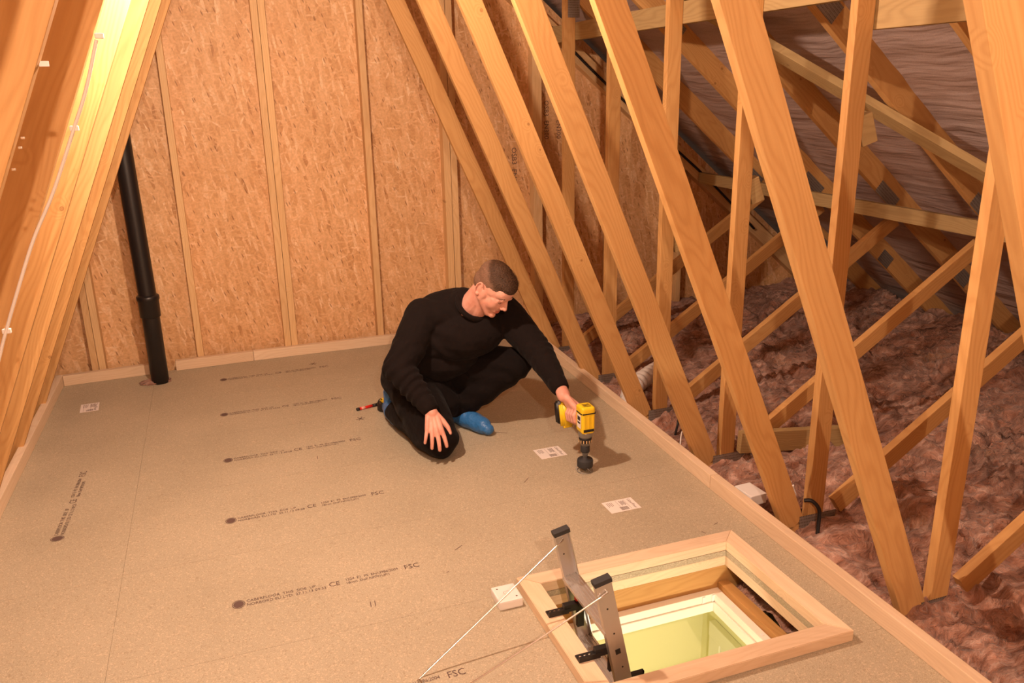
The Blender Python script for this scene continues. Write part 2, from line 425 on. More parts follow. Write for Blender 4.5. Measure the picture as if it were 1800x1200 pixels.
TL = ['roof truss at the far end, one bay in front of the OSB gable wall',
      'second roof truss from the OSB gable wall, foot beside the white ducting',
      'third roof truss from the gable wall, in front of the corrugated white duct',
      'roof truss whose upright carries the short green timber noggin near the floor',
      'roof truss with a loop of black cable at its foot',
      'large roof truss whose foot stands in brown wool beside the hatch corner',
      'nearest roof truss, cut off by the right edge of the view']
trusses = []
for i, y in enumerate(YK):
    t = truss0 if i == 0 else copy_tree(truss0)
    t.location.y = y; tag(t, TL[i], 'roof truss', 'roof trusses along the loft'); trusses.append(t)

# ------------------------------------------------------------------ gable wall framing
SF = 5.27
def stud(x0, x1, label, y=SF):
    xm = (x0+x1)/2
    o = board('wall_stud', (xm, (y+5.35)/2, -.1), (xm, (y+5.35)/2, under(xm)-.01), x1-x0, 5.35-y, M_stud, None)
    return tag(o, label, 'wall stud', 'upright studs on the gable wall')
stud(-.815, -.778, 'left half of the paired studs left of the black pipe'); stud(-.776, -.738, 'right half of the paired studs left of the black pipe')
stud(-.215, -.177, 'single stud on the gable wall just right of the black pipe')
stud(.318, .358, 'left half of the paired studs in the middle of the lit OSB wall'); stud(.360, .40, 'right half of the paired studs in the middle of the lit OSB wall')
stud(.925, .965, 'single stud on the gable wall above the left of the kneeling man')
stud(1.43, 1.475, 'left half of the paired studs directly above the kneeling man'); stud(1.478, 1.52, 'right half of the paired studs directly above the kneeling man')
stud(2.055, 2.12, 'wide gable stud seen behind the second and third truss webs')
stud(2.62, 2.66, 'shadowed gable stud behind the far truss struts')
stud(3.2, 3.24, 'short gable stud near the dark eaves corner')
stud(-1.39, -1.35, 'gable stud hidden low behind the left truss webs')
for s in (1, -1):
    a = Vector((AX+s*.07, 3.5-.05-SL*.07)); b = Vector((AX+s*3.9, 3.5-.05-SL*3.9))
    o = board('gable_rafter', (a.x, 5.31, a.y), (b.x, 5.31, b.y), .095, .075, M_stud, None)
    tag(o, 'sloping timber along the top of the gable wall, %s side' % ('right' if s > 0 else 'left'), 'gable rafter')
# black cable along the right gable rafter
bm = bmesh.new()
add_tube(bm, smooth_path([(AX+x, 5.25, under(AX+x)-.055+.02*math.sin(x*5)) for x in (.5, 1.0, 1.5, 2.0, 2.5, 3.0, 3.4)]), .009, 8)
tag(obj('black_cable', bm, M_black), 'black cable clipped down the sloping timber of the gable wall', 'cable')
# lettering printed on the gable boards
def text_bm(txt, size, thick=.0004, font_shear=0, space=1.0):
    cu = bpy.data.curves.new('t', 'FONT'); cu.body = txt; cu.size = size; cu.extrude = thick/2
    cu.space_character = space; cu.shear = font_shear; cu.resolution_u = 2
    o = bpy.data.objects.new('t', cu); C.objects.link(o)
    dg = bpy.context.evaluated_depsgraph_get(); me = bpy.data.meshes.new_from_object(o.evaluated_get(dg))
    C.objects.unlink(o); bpy.data.objects.remove(o)
    bm = bmesh.new(); bm.from_mesh(me); bpy.data.meshes.remove(me)
    return bm
def add_text(bm, txt, size, M, thick=.0004, space=1.0):
    b = text_bm(txt, size, thick, 0, space); b.transform(M)
    me = bpy.data.meshes.new('tmp'); b.to_mesh(me); b.free(); bm.from_mesh(me); bpy.data.meshes.remove(me)
wall_b = bpy.data.objects['wall_back']
bm = bmesh.new()
for x, z, sz in ((1.93, 1.25, .05), (2.17, 1.55, .045), (2.26, 1.55, .045)):
    add_text(bm, 'OSB3  EN300', sz, Matrix.Translation((x, 5.3492, z)) @ Matrix.Rotation(PI/2, 4, 'X') @ Matrix.Rotation(-PI/2, 4, 'Z'))
o = obj('printed_lettering', bm, M_ink, wall_b)

# ------------------------------------------------------------------ bracing on the right
def bt(name, p0, p1, w, t, label, cat, side, mat=M_treated, group=None, **k):
    return tag(board(name, p0, p1, w, t, mat, None, side=side, **k), label, cat, group)
bt('longitudinal_binder', (2.130, 5.2, 1.945), (2.130, 2.36, 1.945), .097, .036, 'greenish long timber binder nailed across the far uprights at the top', 'timber brace', (1, 0, 0))
bt('longitudinal_binder', (2.131, 2.33, 1.85), (2.131, -1.2, 1.84), .12, .036, 'greenish timber binder crossing the near uprights at the top right, with a big knot', 'timber brace', (1, 0, 0))
bt('purlin_brace', (3.36, 5.25, .985), (3.36, .6, .935), .075, .036, 'long low horizontal timber tying the struts together under the roof slope', 'timber brace', (1, 0, 0))
n = Vector((-SIN40, 0, -COS40))
a = Vector((2.05, 3.79, under(2.05))); b = Vector((3.9, 1.85, under(3.9)))
bt('diagonal_roof_brace', a+n*.021, b+n*.021, .095, .036, 'diagonal timber brace running across the undersides of the right rafters', 'timber brace', n)
for (y, z, lab) in ((3.51, .88, 'on the third upright from the gable'), (2.91, 1.19, 'on the fourth upright from the gable'), (2.31, 1.46, 'on the upright nearest the top right binder')):
    o = board('brace_offcut', (2.112, y+.03, z), (2.165, y+.02, z+.02), .105, .045, M_treated, None, side=(0, 1, 0))
    tag(o, 'short sawn brace end '+lab, 'timber block', 'short brace ends on the uprights')
bt('floor_noggin', (2.115, 2.882, .072), (2.64, 2.805, .045), .10, .038, 'short greenish timber lying low across the bay behind the cable loop', 'timber noggin', (0, 1, 0))

# ------------------------------------------------------------------ glass wool
def hill(x, y, z0, amp=1.):
    p = Vector((x, y, z0)); wq = noise.noise_vector(p*2.1)*.28; q = p+wq
    h = .040*noise.fractal(q*3.4, 1, 2, 3)
    r = 1-abs(noise.noise(Vector((q.x*8, q.y*14, z0)))); h += .050*(r*r-.6)
    r = 1-abs(noise.noise(Vector((q.x*21+wq.y*9, q.y*30, z0+3)))); h += .016*(r*r-.6)
    h += .006*noise.noise(q*60)
    return h*amp
def woolbed(name, x0, x1, y0, y1, base, label, step=.0135, seed=0., edge=None):
    bm = bmesh.new(); nx = int((x1-x0)/step); ny = int((y1-y0)/step); g = []
    for i in range(nx+1):
        row = []
        for j in range(ny+1):
            y = y0+(y1-y0)*j/ny; xa = edge(y) if edge else x0; x = xa+(x1-xa)*i/nx
            row.append(bm.verts.new((x, y, base(x, y)+hill(x, y, seed))))
        g.append(row)
    for i in range(nx):
        for j in range(ny): bm.faces.new((g[i][j], g[i+1][j], g[i+1][j+1], g[i][j+1]))
    o = obj(name, bm, M_wool, None, True)
    return tag(o, label, 'insulation', kind='stuff')
def bR(x, y):
    t = min(max((x-1.92)/.6, 0), 1); b = -.066+.100*t
    b += .045*max(0, 1-abs(y-1.7)/.9)*(1-t*.6)
    b += .10*min(max((x-3.3)/1.2, 0), 1)
    return b
woolbed('glass_wool_insulation', 1.93, 4.55, .2, 5.33, bR, 'brown glass wool insulation rolled between the trusses right of the floor', edge=lambda y: 1.8095+(y-.3)*.0197 if y < 2.655 else 1.8565+(y-2.655)*.0346)
woolbed('glass_wool_insulation', 1.63, 1.93, 1.71, 2.216, lambda x, y: -.15, 'brown glass wool in the dark gap beside the hatch trimmer', .0135, 4.)
woolbed('glass_wool_insulation', -3.0, -1.03, 1.0, 5.33, lambda x, y: -.05+.05*min(1, (-1.03-x)/.6), 'brown glass wool insulation left of the floor', .022, 9.)
bm = bmesh.new()
add_box(bm, (-3.7, -2, -.2), (4.6, 5.35, -.199))
bmesh.ops.delete(bm, geom=bm.faces[:], context='FACES_ONLY'); bm.free()

# ------------------------------------------------------------------ edging around the deck
def edging(p0, p1, label, w=.063, t=.038, side=(1, 0, 0)):
    return tag(board('edging_batten', p0, p1, w, t, M_kick, None, side=side, bev=.003), label, 'timber edging', 'pale timber edging around the loft floor')
def zc(p): return (p[0], p[1], .0318)
edging(zc((1.7895, .3)), zc((1.836, 2.655)), 'pale timber edging along the right of the floor, near piece beside the hatch')
edging(zc((1.8365, 2.658)), zc((1.925, 5.215)), 'pale timber edging along the right of the floor, far piece behind the drill')
edging(zc((-.985, .3)), zc((-.982, 5.205)), 'pale timber edging along the left side of the floor')
edging(zc((-.962, 5.19)), zc((-.497, 5.222)), 'short pale timber edging at the gable wall left of the black pipe', side=(0, 1, 0))
edging(zc((-.345, 5.232)), zc((.115, 5.250)), 'pale timber edging at the gable wall just right of the black pipe', side=(0, 1, 0))
edging(zc((.117, 5.250)), zc((1.90, 5.262)), 'long pale timber edging at the gable wall behind the kneeling man', side=(0, 1, 0))

# ------------------------------------------------------------------ soil pipe
pipe = thing('soil_pipe', 'black plastic soil pipe rising in front of the gable wall', 'pipe', (-.428, 5.03, 0))
bm = bmesh.new(); add_tube(bm, [(0, 0, -.12), (0, .0, .52), (-.012, 0, 1.3), (-.02, 0, under(-.44)+.02)], .049, 28); obj('pipe_body', bm, M_black_pipe, pipe)
bm = bmesh.new(); add_lathe(bm, [(.050, .40), (.056, .405), (.0575, .50), (.062, .505), (.063, .525), (.058, .53), (.05, .535)], 28); obj('pipe_socket', bm, M_black_pipe, pipe)
# torn edge of wool round the pipe foot
bm = bmesh.new(); bmesh.ops.create_icosphere(bm, subdivisions=3, radius=1)
for v in bm.verts: v.co = Vector((v.co.x*.085, v.co.y*.05, v.co.z*.014))*(1+.35*noise.noise(v.co*4))
tag(obj('wool_tuft', bm, M_wool, None, True, loc=(-.455, 5.035, .006)), 'small tuft of brown wool round the foot of the black pipe', 'insulation tuft')

# ------------------------------------------------------------------ stamps on the floor
def stamp(x, y, rot=0., faint=False, date='27.11.13 09:33'):
    bm = bmesh.new(); k = 1.0
    R = Matrix.Translation((x, y, .0006)) @ Matrix.Rotation(rot, 4, 'Z')
    # round logo: a disc with a notch pattern
    n = 28
    for (r0, r1) in ((0, .0195), (.0215, .0245)):
        for i in range(n):
            a0, a1 = 2*PI*i/n, 2*PI*(i+1)/n
            q = [(r0*math.cos(a0)+.0, r0*math.sin(a0)), (r1*math.cos(a0), r1*math.sin(a0)), (r1*math.cos(a1), r1*math.sin(a1)), (r0*math.cos(a1), r0*math.sin(a1))]
            vs = [bm.verts.new(R @ Vector((a, b, 0))) for a, b in (q if r0 else q[1:3]+[(0, 0)])]
            bm.faces.new(vs)
    T = lambda dx, dy: R @ Matrix.Translation((dx, dy, 0))
    add_text(bm, 'CABERFLOOR  THIS  SIDE  UP', .0205, T(.029, .003), .0003, .99)
    add_text(bm, 'NORBORD EU LTD  '+date, .0205, T(.029, -.019), .0003, .99)
    add_text(bm, 'C\u20ac' if False else 'C', .040, T(.345, -.014), .0003); add_text(bm, '\u0404' if False else 'E', .036, T(.372, -.0125), .0003)
    add_text(bm, '1224  E1  P5  EN13986:2004', .0205, T(.412, .003), .0003, .92)
    add_text(bm, '18mm  DoP NP701UP/1', .0195, T(.412, -.018), .0003, .92)
    add_text(bm, 'FSC', .040, T(.655, -.006), .0003)
    for v in bm.verts: v.co = R @ Matrix.Scale(.86, 4, (1, 0, 0)) @ R.inverted() @ v.co
    return obj('printed_stamp', bm, M_inkfaint if faint else M_ink, floor)
for (x, y, d) in ((-.075, 4.925, '27.11.13 09:31'), (-.085, 4.335, '27.11.13 09:32'), (-.082, 3.728, '25.11.13 09:28'), (-.088, 3.130, '25.11.13 09:28'), (-.082, 2.530, '27.11.13 09:33'), (-.09, 1.93, '27.11.13 09:35')):
    stamp(x, y, .012, date=d)
stamp(-.722, 3.235, PI/2-.045, date='27.11.13 09:33')
# pencil marks and spots
bm = bmesh.new()
def mark(x, y, a, L, w=.003):
    R = Matrix.Translation((x, y, .0005)) @ Matrix.Rotation(a, 4, 'Z'); add_box(bm, (-L/2, -w/2, 0), (L/2, w/2, .0003), 0, R)
import itertools
for (x, y) in ((.46, 5.02), (.58, 4.00)):
    for a in (0, .9, 1.9): mark(x, y, a+.2, .05, .004)
for (x, y, a, L) in ((.33, 2.37, 1.5, .03), (.345, 2.37, 1.5, .03), (.62, 2.46, .3, .01), (.31, 3.60, 1.45, .03), (1.13, 3.02, .8, .05), (1.2, 3.55, -.6, .06), (1.68, 2.40, .3, .02), (1.60, 2.36, 2, .02), (.70, 2.60, .6, .04)): mark(x, y, a, L)
obj('pencil_mark', bm, M_inkfaint, floor)
# paper labels
def paper(cx, cy, w, h, rz, label, vertical=True):
    t = thing('paper_label', label, 'paper label', (cx, cy, .0), 'white paper labels stuck on the floor', rz)
    obj('sheet', box_bm((-w/2, -h/2, .0002), (w/2, h/2, .0008)), M_paper, t)
    bm = bmesh.new(); z = .0010
    T = Matrix.Translation((w/2-.008, h/2-.006, z)) @ Matrix.Rotation(-PI/2, 4, 'Z') @ Matrix.Translation((0, -.016, 0))
    add_text(bm, 'CaberFloor', h*.185, T, .0002)
    for dx in (-.030, .006): add_box(bm, (w/2-.035+dx-.0008-.01, -h/2+.006, z), (w/2-.035+dx-.01, h/2-.006, z+.0002))
    for i in range(5): add_box(bm, (.003+i*.0045, -.004+.004*(i % 3), z), (.005+i*.0045, h/2-.012-.004*(i % 2), z+.0002))
    for i in range(11): add_box(bm, (-.015+i*.0032, -h/2+.008, z), (-.0135+i*.0032+.0006*(i % 2), -h/2+.034, z+.0002))
    for i in range(4): add_box(bm, (-w/2+.014+i*.007, 0+.006*(i % 2), z), (-w/2+.016+i*.007, h/2-.012, z+.0002))
    obj('label_print', bm, M_inkfaint, t)
    return t
paper(-.776, 4.732, .092, .132, .06, 'small white paper label on the floor near the far left corner')
paper(1.334, 3.244, .128, .108, .02, 'white printed label on the floor just left of the drill')
paper(1.408, 2.666, .134, .094, .01, 'white printed label on the floor between the drill and the hatch')

# ------------------------------------------------------------------ loft hatch
hatch = thing('loft_hatch', 'square floor hatch framed in pale mitred timber with yellow light below', 'hatch', (1.24, 1.96, 0))
ho = Vector(hatch.location)
def bar(p0, p1, inx):
    """mitred flat bar on the deck: outer corners p0,p1, inner corners given"""
    bm = bmesh.new(); poly = [p0, p1, inx[1], inx[0]]
    add_prism(bm, [(a-ho.x, b-ho.y) for a, b in poly], 0.0005, .0385)
    bmesh.ops.recalc_face_normals(bm, faces=bm.faces[:])
    bmesh.ops.bevel(bm, geom=[e for e in bm.edges], offset=.0018, segments=2, affect='EDGES')
    # local frame so that the grain runs along the bar
    d = (Vector((p1[0], p1[1], 0))-Vector((p0[0], p0[1], 0))); ang = math.atan2(d.y, d.x)
    c = Vector(((p0[0]+p1[0])/2-ho.x, (p0[1]+p1[1])/2-ho.y, 0)); M = Matrix.Translation(c) @ Matrix.Rotation(ang, 4, 'Z')
    bm.transform(M.inverted()); return obj('hatch_curb', bm, M_kick, hatch, mw=M)
OX0, OX1, OY0, OY1 = .814, 1.668, 1.645, 2.285
ci = [(HX0, HY0), (HX1, HY0), (HX1, HY1), (HX0, HY1)]; co = [(OX0, OY0), (OX1, OY0), (OX1, OY1), (OX0, OY1)]
g = .0006
for i in range(4): bar(co[i], co[(i+1) % 4], (ci[i], ci[(i+1) % 4]))
hb = lambda n_, lo, hi, mat, bev=.002: obj(n_, box_bm(Vector(lo)-ho, Vector(hi)-ho, bev), mat, hatch)
def hboard(nm, p0, p1, w, t, mat, side): return board(nm, p0, p1, w, t, mat, hatch, side=side)
# battens below the chipboard
hboard('support_batten', (HX0-.03, HY1+.019, -.0415), (HX1+.03, HY1+.019, -.0415), .038, .038, M_kick, (0, 1, 0))
hboard('support_batten', (HX0-.03, HY0-.019, -.0415), (HX1+.03, HY0-.019, -.0415), .038, .038, M_kick, (0, 1, 0))
hboard('support_batten', (HX1+.019, HY0, -.0415), (HX1+.019, HY1, -.0415), .038, .038, M_kick, (1, 0, 0))
hboard('support_batten', (HX0-.019, HY0, -.0415), (HX0-.019, HY1, -.0415), .038, .038, M_kick, (1, 0, 0))
# white ceiling frame with lipped inner edge
for lo, hi in (((.93, 2.190, -.205), (1.578, 2.220, -.146)), ((1.545, 1.73, -.205), (1.577, 2.190, -.146)), ((.93, 1.705, -.205), (1.577, 1.73, -.146)), ((.93, 1.73, -.205), (.955, 2.19, -.146))): hb('frame_lining', lo, hi, M_framewhite)
for lo, hi in (((.955, 2.183, -.215), (1.545, 2.190, -.178)), ((1.538, 1.73, -.215), (1.545, 2.183, -.178))): hb('frame_lip', lo, hi, M_framewhite)
for x, y in ((1.50, 2.189), (1.54, 2.189), (1.561, 2.1), (1.561, 1.93)): hb('fixing_plate', (x-.006, y-.002 if y > 2.18 else y-.006, -.176), (x+.006, y+.0002 if y > 2.18 else y+.006, -.145 if y < 2.18 else -.15), M_paper, 0)
tag(board('ceiling_joist', (-.5, 2.2415, -.133), (2.2, 2.2415, -.133), .145, .038, M_joist, None), 'deep orange pine joist on the far side of the hatch opening', 'joist')
tag(board('ceiling_joist', (-.5, 1.684, -.133), (2.2, 1.684, -.133), .145, .038, M_joist, None), 'pine joist under the near side of the hatch opening', 'joist')
tag(board('trimmer_joist', (1.60, 1.704, -.165), (1.60, 2.221, -.165), .085, .043, M_joist, None, side=(1, 0, 0)), 'short pine trimmer inside the hatch beside the dark gap', 'joist')
tag(board('trimmer_joist', (.905, 1.704, -.14), (.905, 2.221, -.14), .12, .043, M_joist, None, side=(1, 0, 0)), 'short pine trimmer under the ladder hinges', 'joist')
# landing door seen through the hatch
door = tag(thing('door_1', None, None, (1.92, 2.2, -2.69)), kind='structure')
if 'label' in door: del door['label']
def dbx(nm, lo, hi, mat, bev=.004): return obj(nm, box_bm(lo, hi, bev), mat, door)
dbx('door_leaf', (-.022, -.40, 0), (-.002, .42, 1.92), M_door)
dbx('architrave', (-.03, .42, 0), (-.001, .50, 1.99), M_door); dbx('architrave', (-.03, -.48, 0), (-.001, -.40, 1.99), M_door); dbx('architrave', (-.034, -.48, 1.92), (-.001, .50, 1.995), M_door)
for y0, y1, z0, z1 in ((-.30, -.04, 1.1, 1.78), (.06, .32, 1.1, 1.78), (-.30, -.04, .2, .95), (.06, .32, .2, .95)):
    bm = bmesh.new()
    for lo, hi in (((-.030, y0, z0), (-.022, y1, z0+.025)), ((-.030, y0, z1-.025), (-.022, y1, z1)), ((-.030, y0, z0), (-.022, y0+.025, z1)), ((-.030, y1-.025, z0), (-.022, y1, z1)), ((-.027, y0+.06, z0+.06), (-.022, y1-.06, z1-.06))): add_box(bm, lo, hi)
    obj('door_panel', bm, M_door, door)

# ------------------------------------------------------------------ loft ladder
lad = thing('loft_ladder', 'aluminium loft ladder rising through the left of the hatch with a steel pull rod', 'ladder', (.93, 1.945, 0))
lo_ = Vector(lad.location)
tilt = Vector((.212, 0, -1)).normalized(); topA = Vector((.895, 0, .300)); 
def lw(o): return o
for y, nm in ((2.10, 'A'), (1.79, 'B')):
    p0 = Vector((.895, y, .298)); p1 = p0+tilt*2.75
    bm = bmesh.new(); L = 2.75
    # C section: web with two flanges turned to the inside
    s_ = 1 if y < 1.9 else -1
    add_box(bm, (0, -.0015, -.025), (L, .0015, .025)); add_box(bm, (0, 0, -.025), (L, s_*.020, -.022)); add_box(bm, (0, 0, .022), (L, s_*.020, .025))
    M = Matrix.Translation(-lo_) @ frame(p0, p1, (0, 1, 0)); st = obj('stile', bm, M_alu, lad, mw=M)
    obj('end_cap', box_bm((-.012, -.0035 if s_ > 0 else -.0235, -.0275), (.003, .0235 if s_ > 0 else .0035, .0275), .002), M_rubber, lad, mw=M)
    bm = bmesh.new()
    for k, q in enumerate((.085, .175, .30)):
        add_lathe(bm, [(.0028, -.0004), (.0028, .0004)], 10, Matrix.Translation((q, -.0017, .004*(k-1))) @ Matrix.Rotation(PI/2, 4, 'X'))
    obj('rivet_hole', bm, M_black, lad, mw=M)
    if y < 1.9: obj('square_hole', box_bm((.232, -.0022, -.008), (.250, -.0014, .008)), M_black, lad, mw=M)
# treads
for k in range(10):
    q = .168+.25*k; c = Vector((.895, 1.945, .298))+tilt*q
    bm = bmesh.new(); add_box(bm, (-.027, -.153, -.004), (.027, .153, .0)); add_box(bm, (-.027, -.153, -.012), (-.024, .153, -.004)); add_box(bm, (.024, -.153, -.012), (.027, .153, -.004))
    for j in range(-2, 3): add_box(bm, (j*.0105-.002, -.153, 0), (j*.0105+.002, .153, .0030))
    obj('tread', bm, M_alu, lad, mw=Matrix.Translation(c-lo_) @ Matrix.Rotation(-.12, 4, 'Y'))
# hinge brackets on the left curb
for y in (2.052, 1.825):
    bm = bmesh.new(); ys = y
    add_box(bm, (.832, ys-.016, .0385), (.900, ys+.016, .0435)); add_box(bm, (.832, ys-.016, .0435), (.905, ys-.010, .055))
    add_box(bm, (.885, ys-.014, .042), (.945, ys+.006, .066), 0, None)
    add_lathe(bm, [(.013, -.016), (.013, .02)], 14, Matrix.Translation((.945, ys, .060)) @ Matrix.Rotation(PI/2, 4, 'X'))
    add_box(bm, (.935, ys-.004, -.03), (.958, ys+.01, .07))
    bmesh.ops.transform(bm, matrix=Matrix.Translation(-lo_), verts=bm.verts[:])
    h = obj('hinge_bracket', bm, M_black, lad)
    bm = bmesh.new()
    for dx in (.843, .858, .873): add_lathe(bm, [(.0042, 0), (.0042, .001), (.002, .0022)], 10, Matrix.Translation((dx-lo_.x, ys+.003-lo_.y, .0436)))
    obj('screw_head', bm, M_steel, h)
    bm = bmesh.new(); add_box(bm, (.928-lo_.x, ys-.006-lo_.y, .068), (.945-lo_.x, ys+.008-lo_.y, .105)); obj('red_catch', bm, M_red, lad)
def rod(nm, pts, r=.0035, n_=10): 
    bm = bmesh.new(); add_tube(bm, [Vector(p)-lo_ for p in pts], r, n_); return obj(nm, bm, M_steel, lad)
rod('hinge_rod', [(.948, 2.08, .055), (.962, 1.80, .045)], .0045)
rod('pull_rod', [(.905, 2.12, .270), (.904, 2.093, .272)]+smooth_path([(.90, 2.088, .270), (.66, 2.03, .138), (.41, 1.966, .006), (.396, 1.945, .004), (.40, 1.85, .004), (.412, 1.832, .006), (.66, 1.805, .137), (.905, 1.782, .272)], 6)+[(.906, 1.81, .272)], .0026)
obj('stop_plate', box_bm(Vector((.990, 1.803, -.20))-lo_, Vector((1.036, 1.806, -.044))-lo_), M_framewhite, lad)
bm = bmesh.new(); add_box(bm, (.985, 1.799, -.050), (1.040, 1.810, -.040)); add_box(bm, (1.035, 1.799, -.20), (1.040, 1.810, -.040)); bmesh.ops.translate(bm, vec=-lo_, verts=bm.verts[:]); obj('plate_edging', bm, M_black, lad)

# ------------------------------------------------------------------ small electrical things
def whitebox(lo, hi, label, rz=0, bev=.006, screws=True):
    c = (Vector(lo)+Vector(hi))/2; t = thing('junction_box', label, 'junction box', (c.x, c.y, lo[2]), None, rz)
    hx, hy, h = (hi[0]-lo[0])/2, (hi[1]-lo[1])/2, hi[2]-lo[2]
    obj('box_body', box_bm((-hx, -hy, 0), (hx, hy, h), bev), M_white, t)
    bm = bmesh.new()
    for sx, sy in ((-.6, .6), (.6, -.6)): add_lathe(bm, [(.0035, h-.001), (.0035, h+.0004)], 10, Matrix.Translation((sx*hx, sy*hy, 0)))
    if screws: obj('screw', bm, M_inkfaint, t)
    bm = bmesh.new(); n_ = 24
    if screws:
        for i in range(n_):
            a0, a1 = 2*PI*i/n_, 2*PI*(i+1)/n_
            bm.faces.new([bm.verts.new((r*math.cos(a), r*math.sin(a)*.8, h+.0003)) for r, a in ((.011, a0), (.012, a0), (.012, a1), (.011, a1))])
        obj('moulded_ring', bm, M_inkfaint, t)
    return t
whitebox((.716, 2.176, 0), (.798, 2.270, .032), 'white square junction box on the floor beside the hatch corner', .0)
whitebox((1.868, 2.448, .012), (1.945, 2.555, .055), 'white rectangular box in the wool outside the right edging', .05, .003, False)
bm = bmesh.new(); add_tube(bm, smooth_path([(2.005, 2.30, .085), (2.03, 2.285, .085), (2.055, 2.27, .05), (2.05, 2.26, -.01), (2.04, 2.25, -.06)]), .0075, 10)
tag(obj('cable_loop', bm, M_black), 'loop of black cable at the foot of the truss', 'cable')
bm = bmesh.new(); add_tube(bm, smooth_path([(1.905, 3.04, -.03), (1.92, 3.06, .055), (1.96, 3.10, .065), (2.02, 3.1, .02), (2.08, 3.12, -.04)]), .0035, 8)
tag(obj('white_cable', bm, M_whitewire), 'thin white cable arching out of the wool behind the right edging', 'cable')
bm = bmesh.new(); add_tube(bm, smooth_path([(2.20, 3.45, .01), (2.10, 3.38, .03), (2.05, 3.30, .02), (2.02, 3.28, -.06)]), .006, 8)
tag(obj('dark_cable', bm, M_black), 'short dark cable in the wool by the third truss foot', 'cable')
bm = bmesh.new(); bmesh.ops.create_icosphere(bm, subdivisions=3, radius=1)
for v in bm.verts: v.co = Vector((v.co.x*.035, v.co.y*.03, v.co.z*.06))*(1+.5*noise.noise(v.co*2.5))
tag(obj('foil_scrap', bm, M_paper, None, False, loc=(2.02, 2.42, .05)), 'crumpled white scrap in the wool behind the truss with the cable loop', 'scrap')
# flexible duct
bm = bmesh.new(); pth = smooth_path([(1.93, 3.53, -.10), (1.965, 3.66, -.02), (2.06, 3.80, .02), (2.22, 3.93, .03), (2.42, 4.10, .0), (2.7, 4.3, -.08)], 22)
add_tube(bm, pth, [.048+.0055*math.cos(i*1.15) for i in range(len(pth))], 22)
tag(obj('flexible_duct', bm, M_white), 'white corrugated flexible duct lying in the wool between two truss feet', 'duct')
# cable clipped to the left truss web
cb = bmesh.new()
pts = [(-.19, 2.292, 1.86), (-.222, 2.290, 1.753), (-.262, 2.288, 1.64), (-.305, 2.288, 1.544), (-.372, 2.288, 1.40), (-.434, 2.287, 1.287), (-.487, 2.288, 1.17), (-.537, 2.290, 1.053), (-.60, 2.292, .9), (-.80, 2.292, .45), (-1.0, 2.292, .02)]
pts = [(x, 2.300, z) for x, y, z in pts[1:]]
add_tube(cb, smooth_path(pts), .0042, 8)
tag(obj('lighting_cable', cb, M_whitewire), 'white cable clipped down the bright left truss timber', 'cable')
for p in ((-.215, 2.304, 1.762), (-.302, 2.304, 1.55), (-.532, 2.304, 1.062)):
    tag(obj('cable_clip', box_bm((-.010, -.006, -.006), (.010, .006, .006), .002), M_white, None, loc=p), {0: 'white clip at the top of the cable on the left timber'}.get(0) if p[2] > 1.7 else ('white clip in the middle of the cable on the left timber' if p[2] > 1.2 else 'white clip low on the cable on the left timber'), 'cable clip', 'clips on the left cable')
for i, (x, z, w_) in enumerate(((-.259, 1.680, .008), (-.314, 1.553, .0035), (-.321, 1.536, .0035), (-.338, 1.498, .0035))):
    o = obj('cable_clip' if i == 0 else 'nail', box_bm((-w_, -.003, -w_*.6), (w_, .003, w_*.6), .001), M_white if i == 0 else M_steel, None, loc=(x, 1.738, z))
    tag(o, ('white clip end showing behind the nearest lit left timber', 'highest of the bright nail tips beside the near left timber', 'second of the bright nail tips beside the near left timber', 'lowest bright nail tip beside the near left timber')[i], 'cable clip' if i == 0 else 'nail')
# pendant bulbs
def pendant(p, label):
    t = thing('pendant_bulb', label, 'lamp', (p.x, p.y, p.z+.05))
    bm = bmesh.new(); add_lathe(bm, [(.012, .03), (.02, .045), (.03, .075), (.022, .105), (.013, .125), (.013, .14)], 20)
    g_ = NT('lit_bulb_glass'); g_.b.inputs['Emission Color'].default_value = (*WARM, 1); g_.b.inputs['Emission Strength'].default_value = 14; obj('bulb', bm, g_.out((.9, .8, .6), .3), t)
    bm = bmesh.new(); add_lathe(bm, [(.017, .14), (.019, .145), (.019, .19), (.01, .20)], 18); obj('lamp_holder', bm, M_white, t)
    bm = bmesh.new(); add_tube(bm, [(0, 0, .2), (0, 0, under(p.x)+.05-p.z-.05)], .003, 8); obj('lamp_cord', bm, M_whitewire, t)
    return t
pendant(LAMP1, 'bare bulb hanging from the rafters above the middle of the deck'); pendant(LAMP2, 'bare bulb hanging from the rafters behind the camera')

# ------------------------------------------------------------------ the kneeling man
def cap(bm, p0, p1, r0, r1, n=20, sq=None):
    """closed tapered capsule"""
    p0, p1 = Vector(p0), Vector(p1); M = frame(p0, p1, (0.013, .027, 1) if abs((p1-p0).normalized().z) < .95 else (1, 0, 0)); L = (p1-p0).length
    prof = [(-r0*math.cos(a), r0*math.sin(a)) for a in [PI/2*k/5 for k in range(1, 6)]] + [(L+r1*math.sin(a), r1*math.cos(a)) for a in [PI/2*k/5 for k in range(0, 5)]]
    rings = [[bm.verts.new(M @ Vector((x, r*math.cos(2*PI*k/n), r*math.sin(2*PI*k/n)))) for k in range(n)] for x, r in prof]
    a0 = bm.verts.new(M @ Vector((-r0, 0, 0))); a1 = bm.verts.new(M @ Vector((L+r1, 0, 0)))
    for k in range(n):
        k2 = (k+1) % n
        bm.faces.new((a0, rings[0][k2], rings[0][k])); bm.faces.new((a1, rings[-1][k], rings[-1][k2]))
        for a, b in zip(rings, rings[1:]): bm.faces.new((a[k], a[k2], b[k2], b[k]))
def chain(bm, pts, rs):
    for i in range(len(pts)-1): cap(bm, pts[i], pts[i+1], rs[i], rs[i+1])
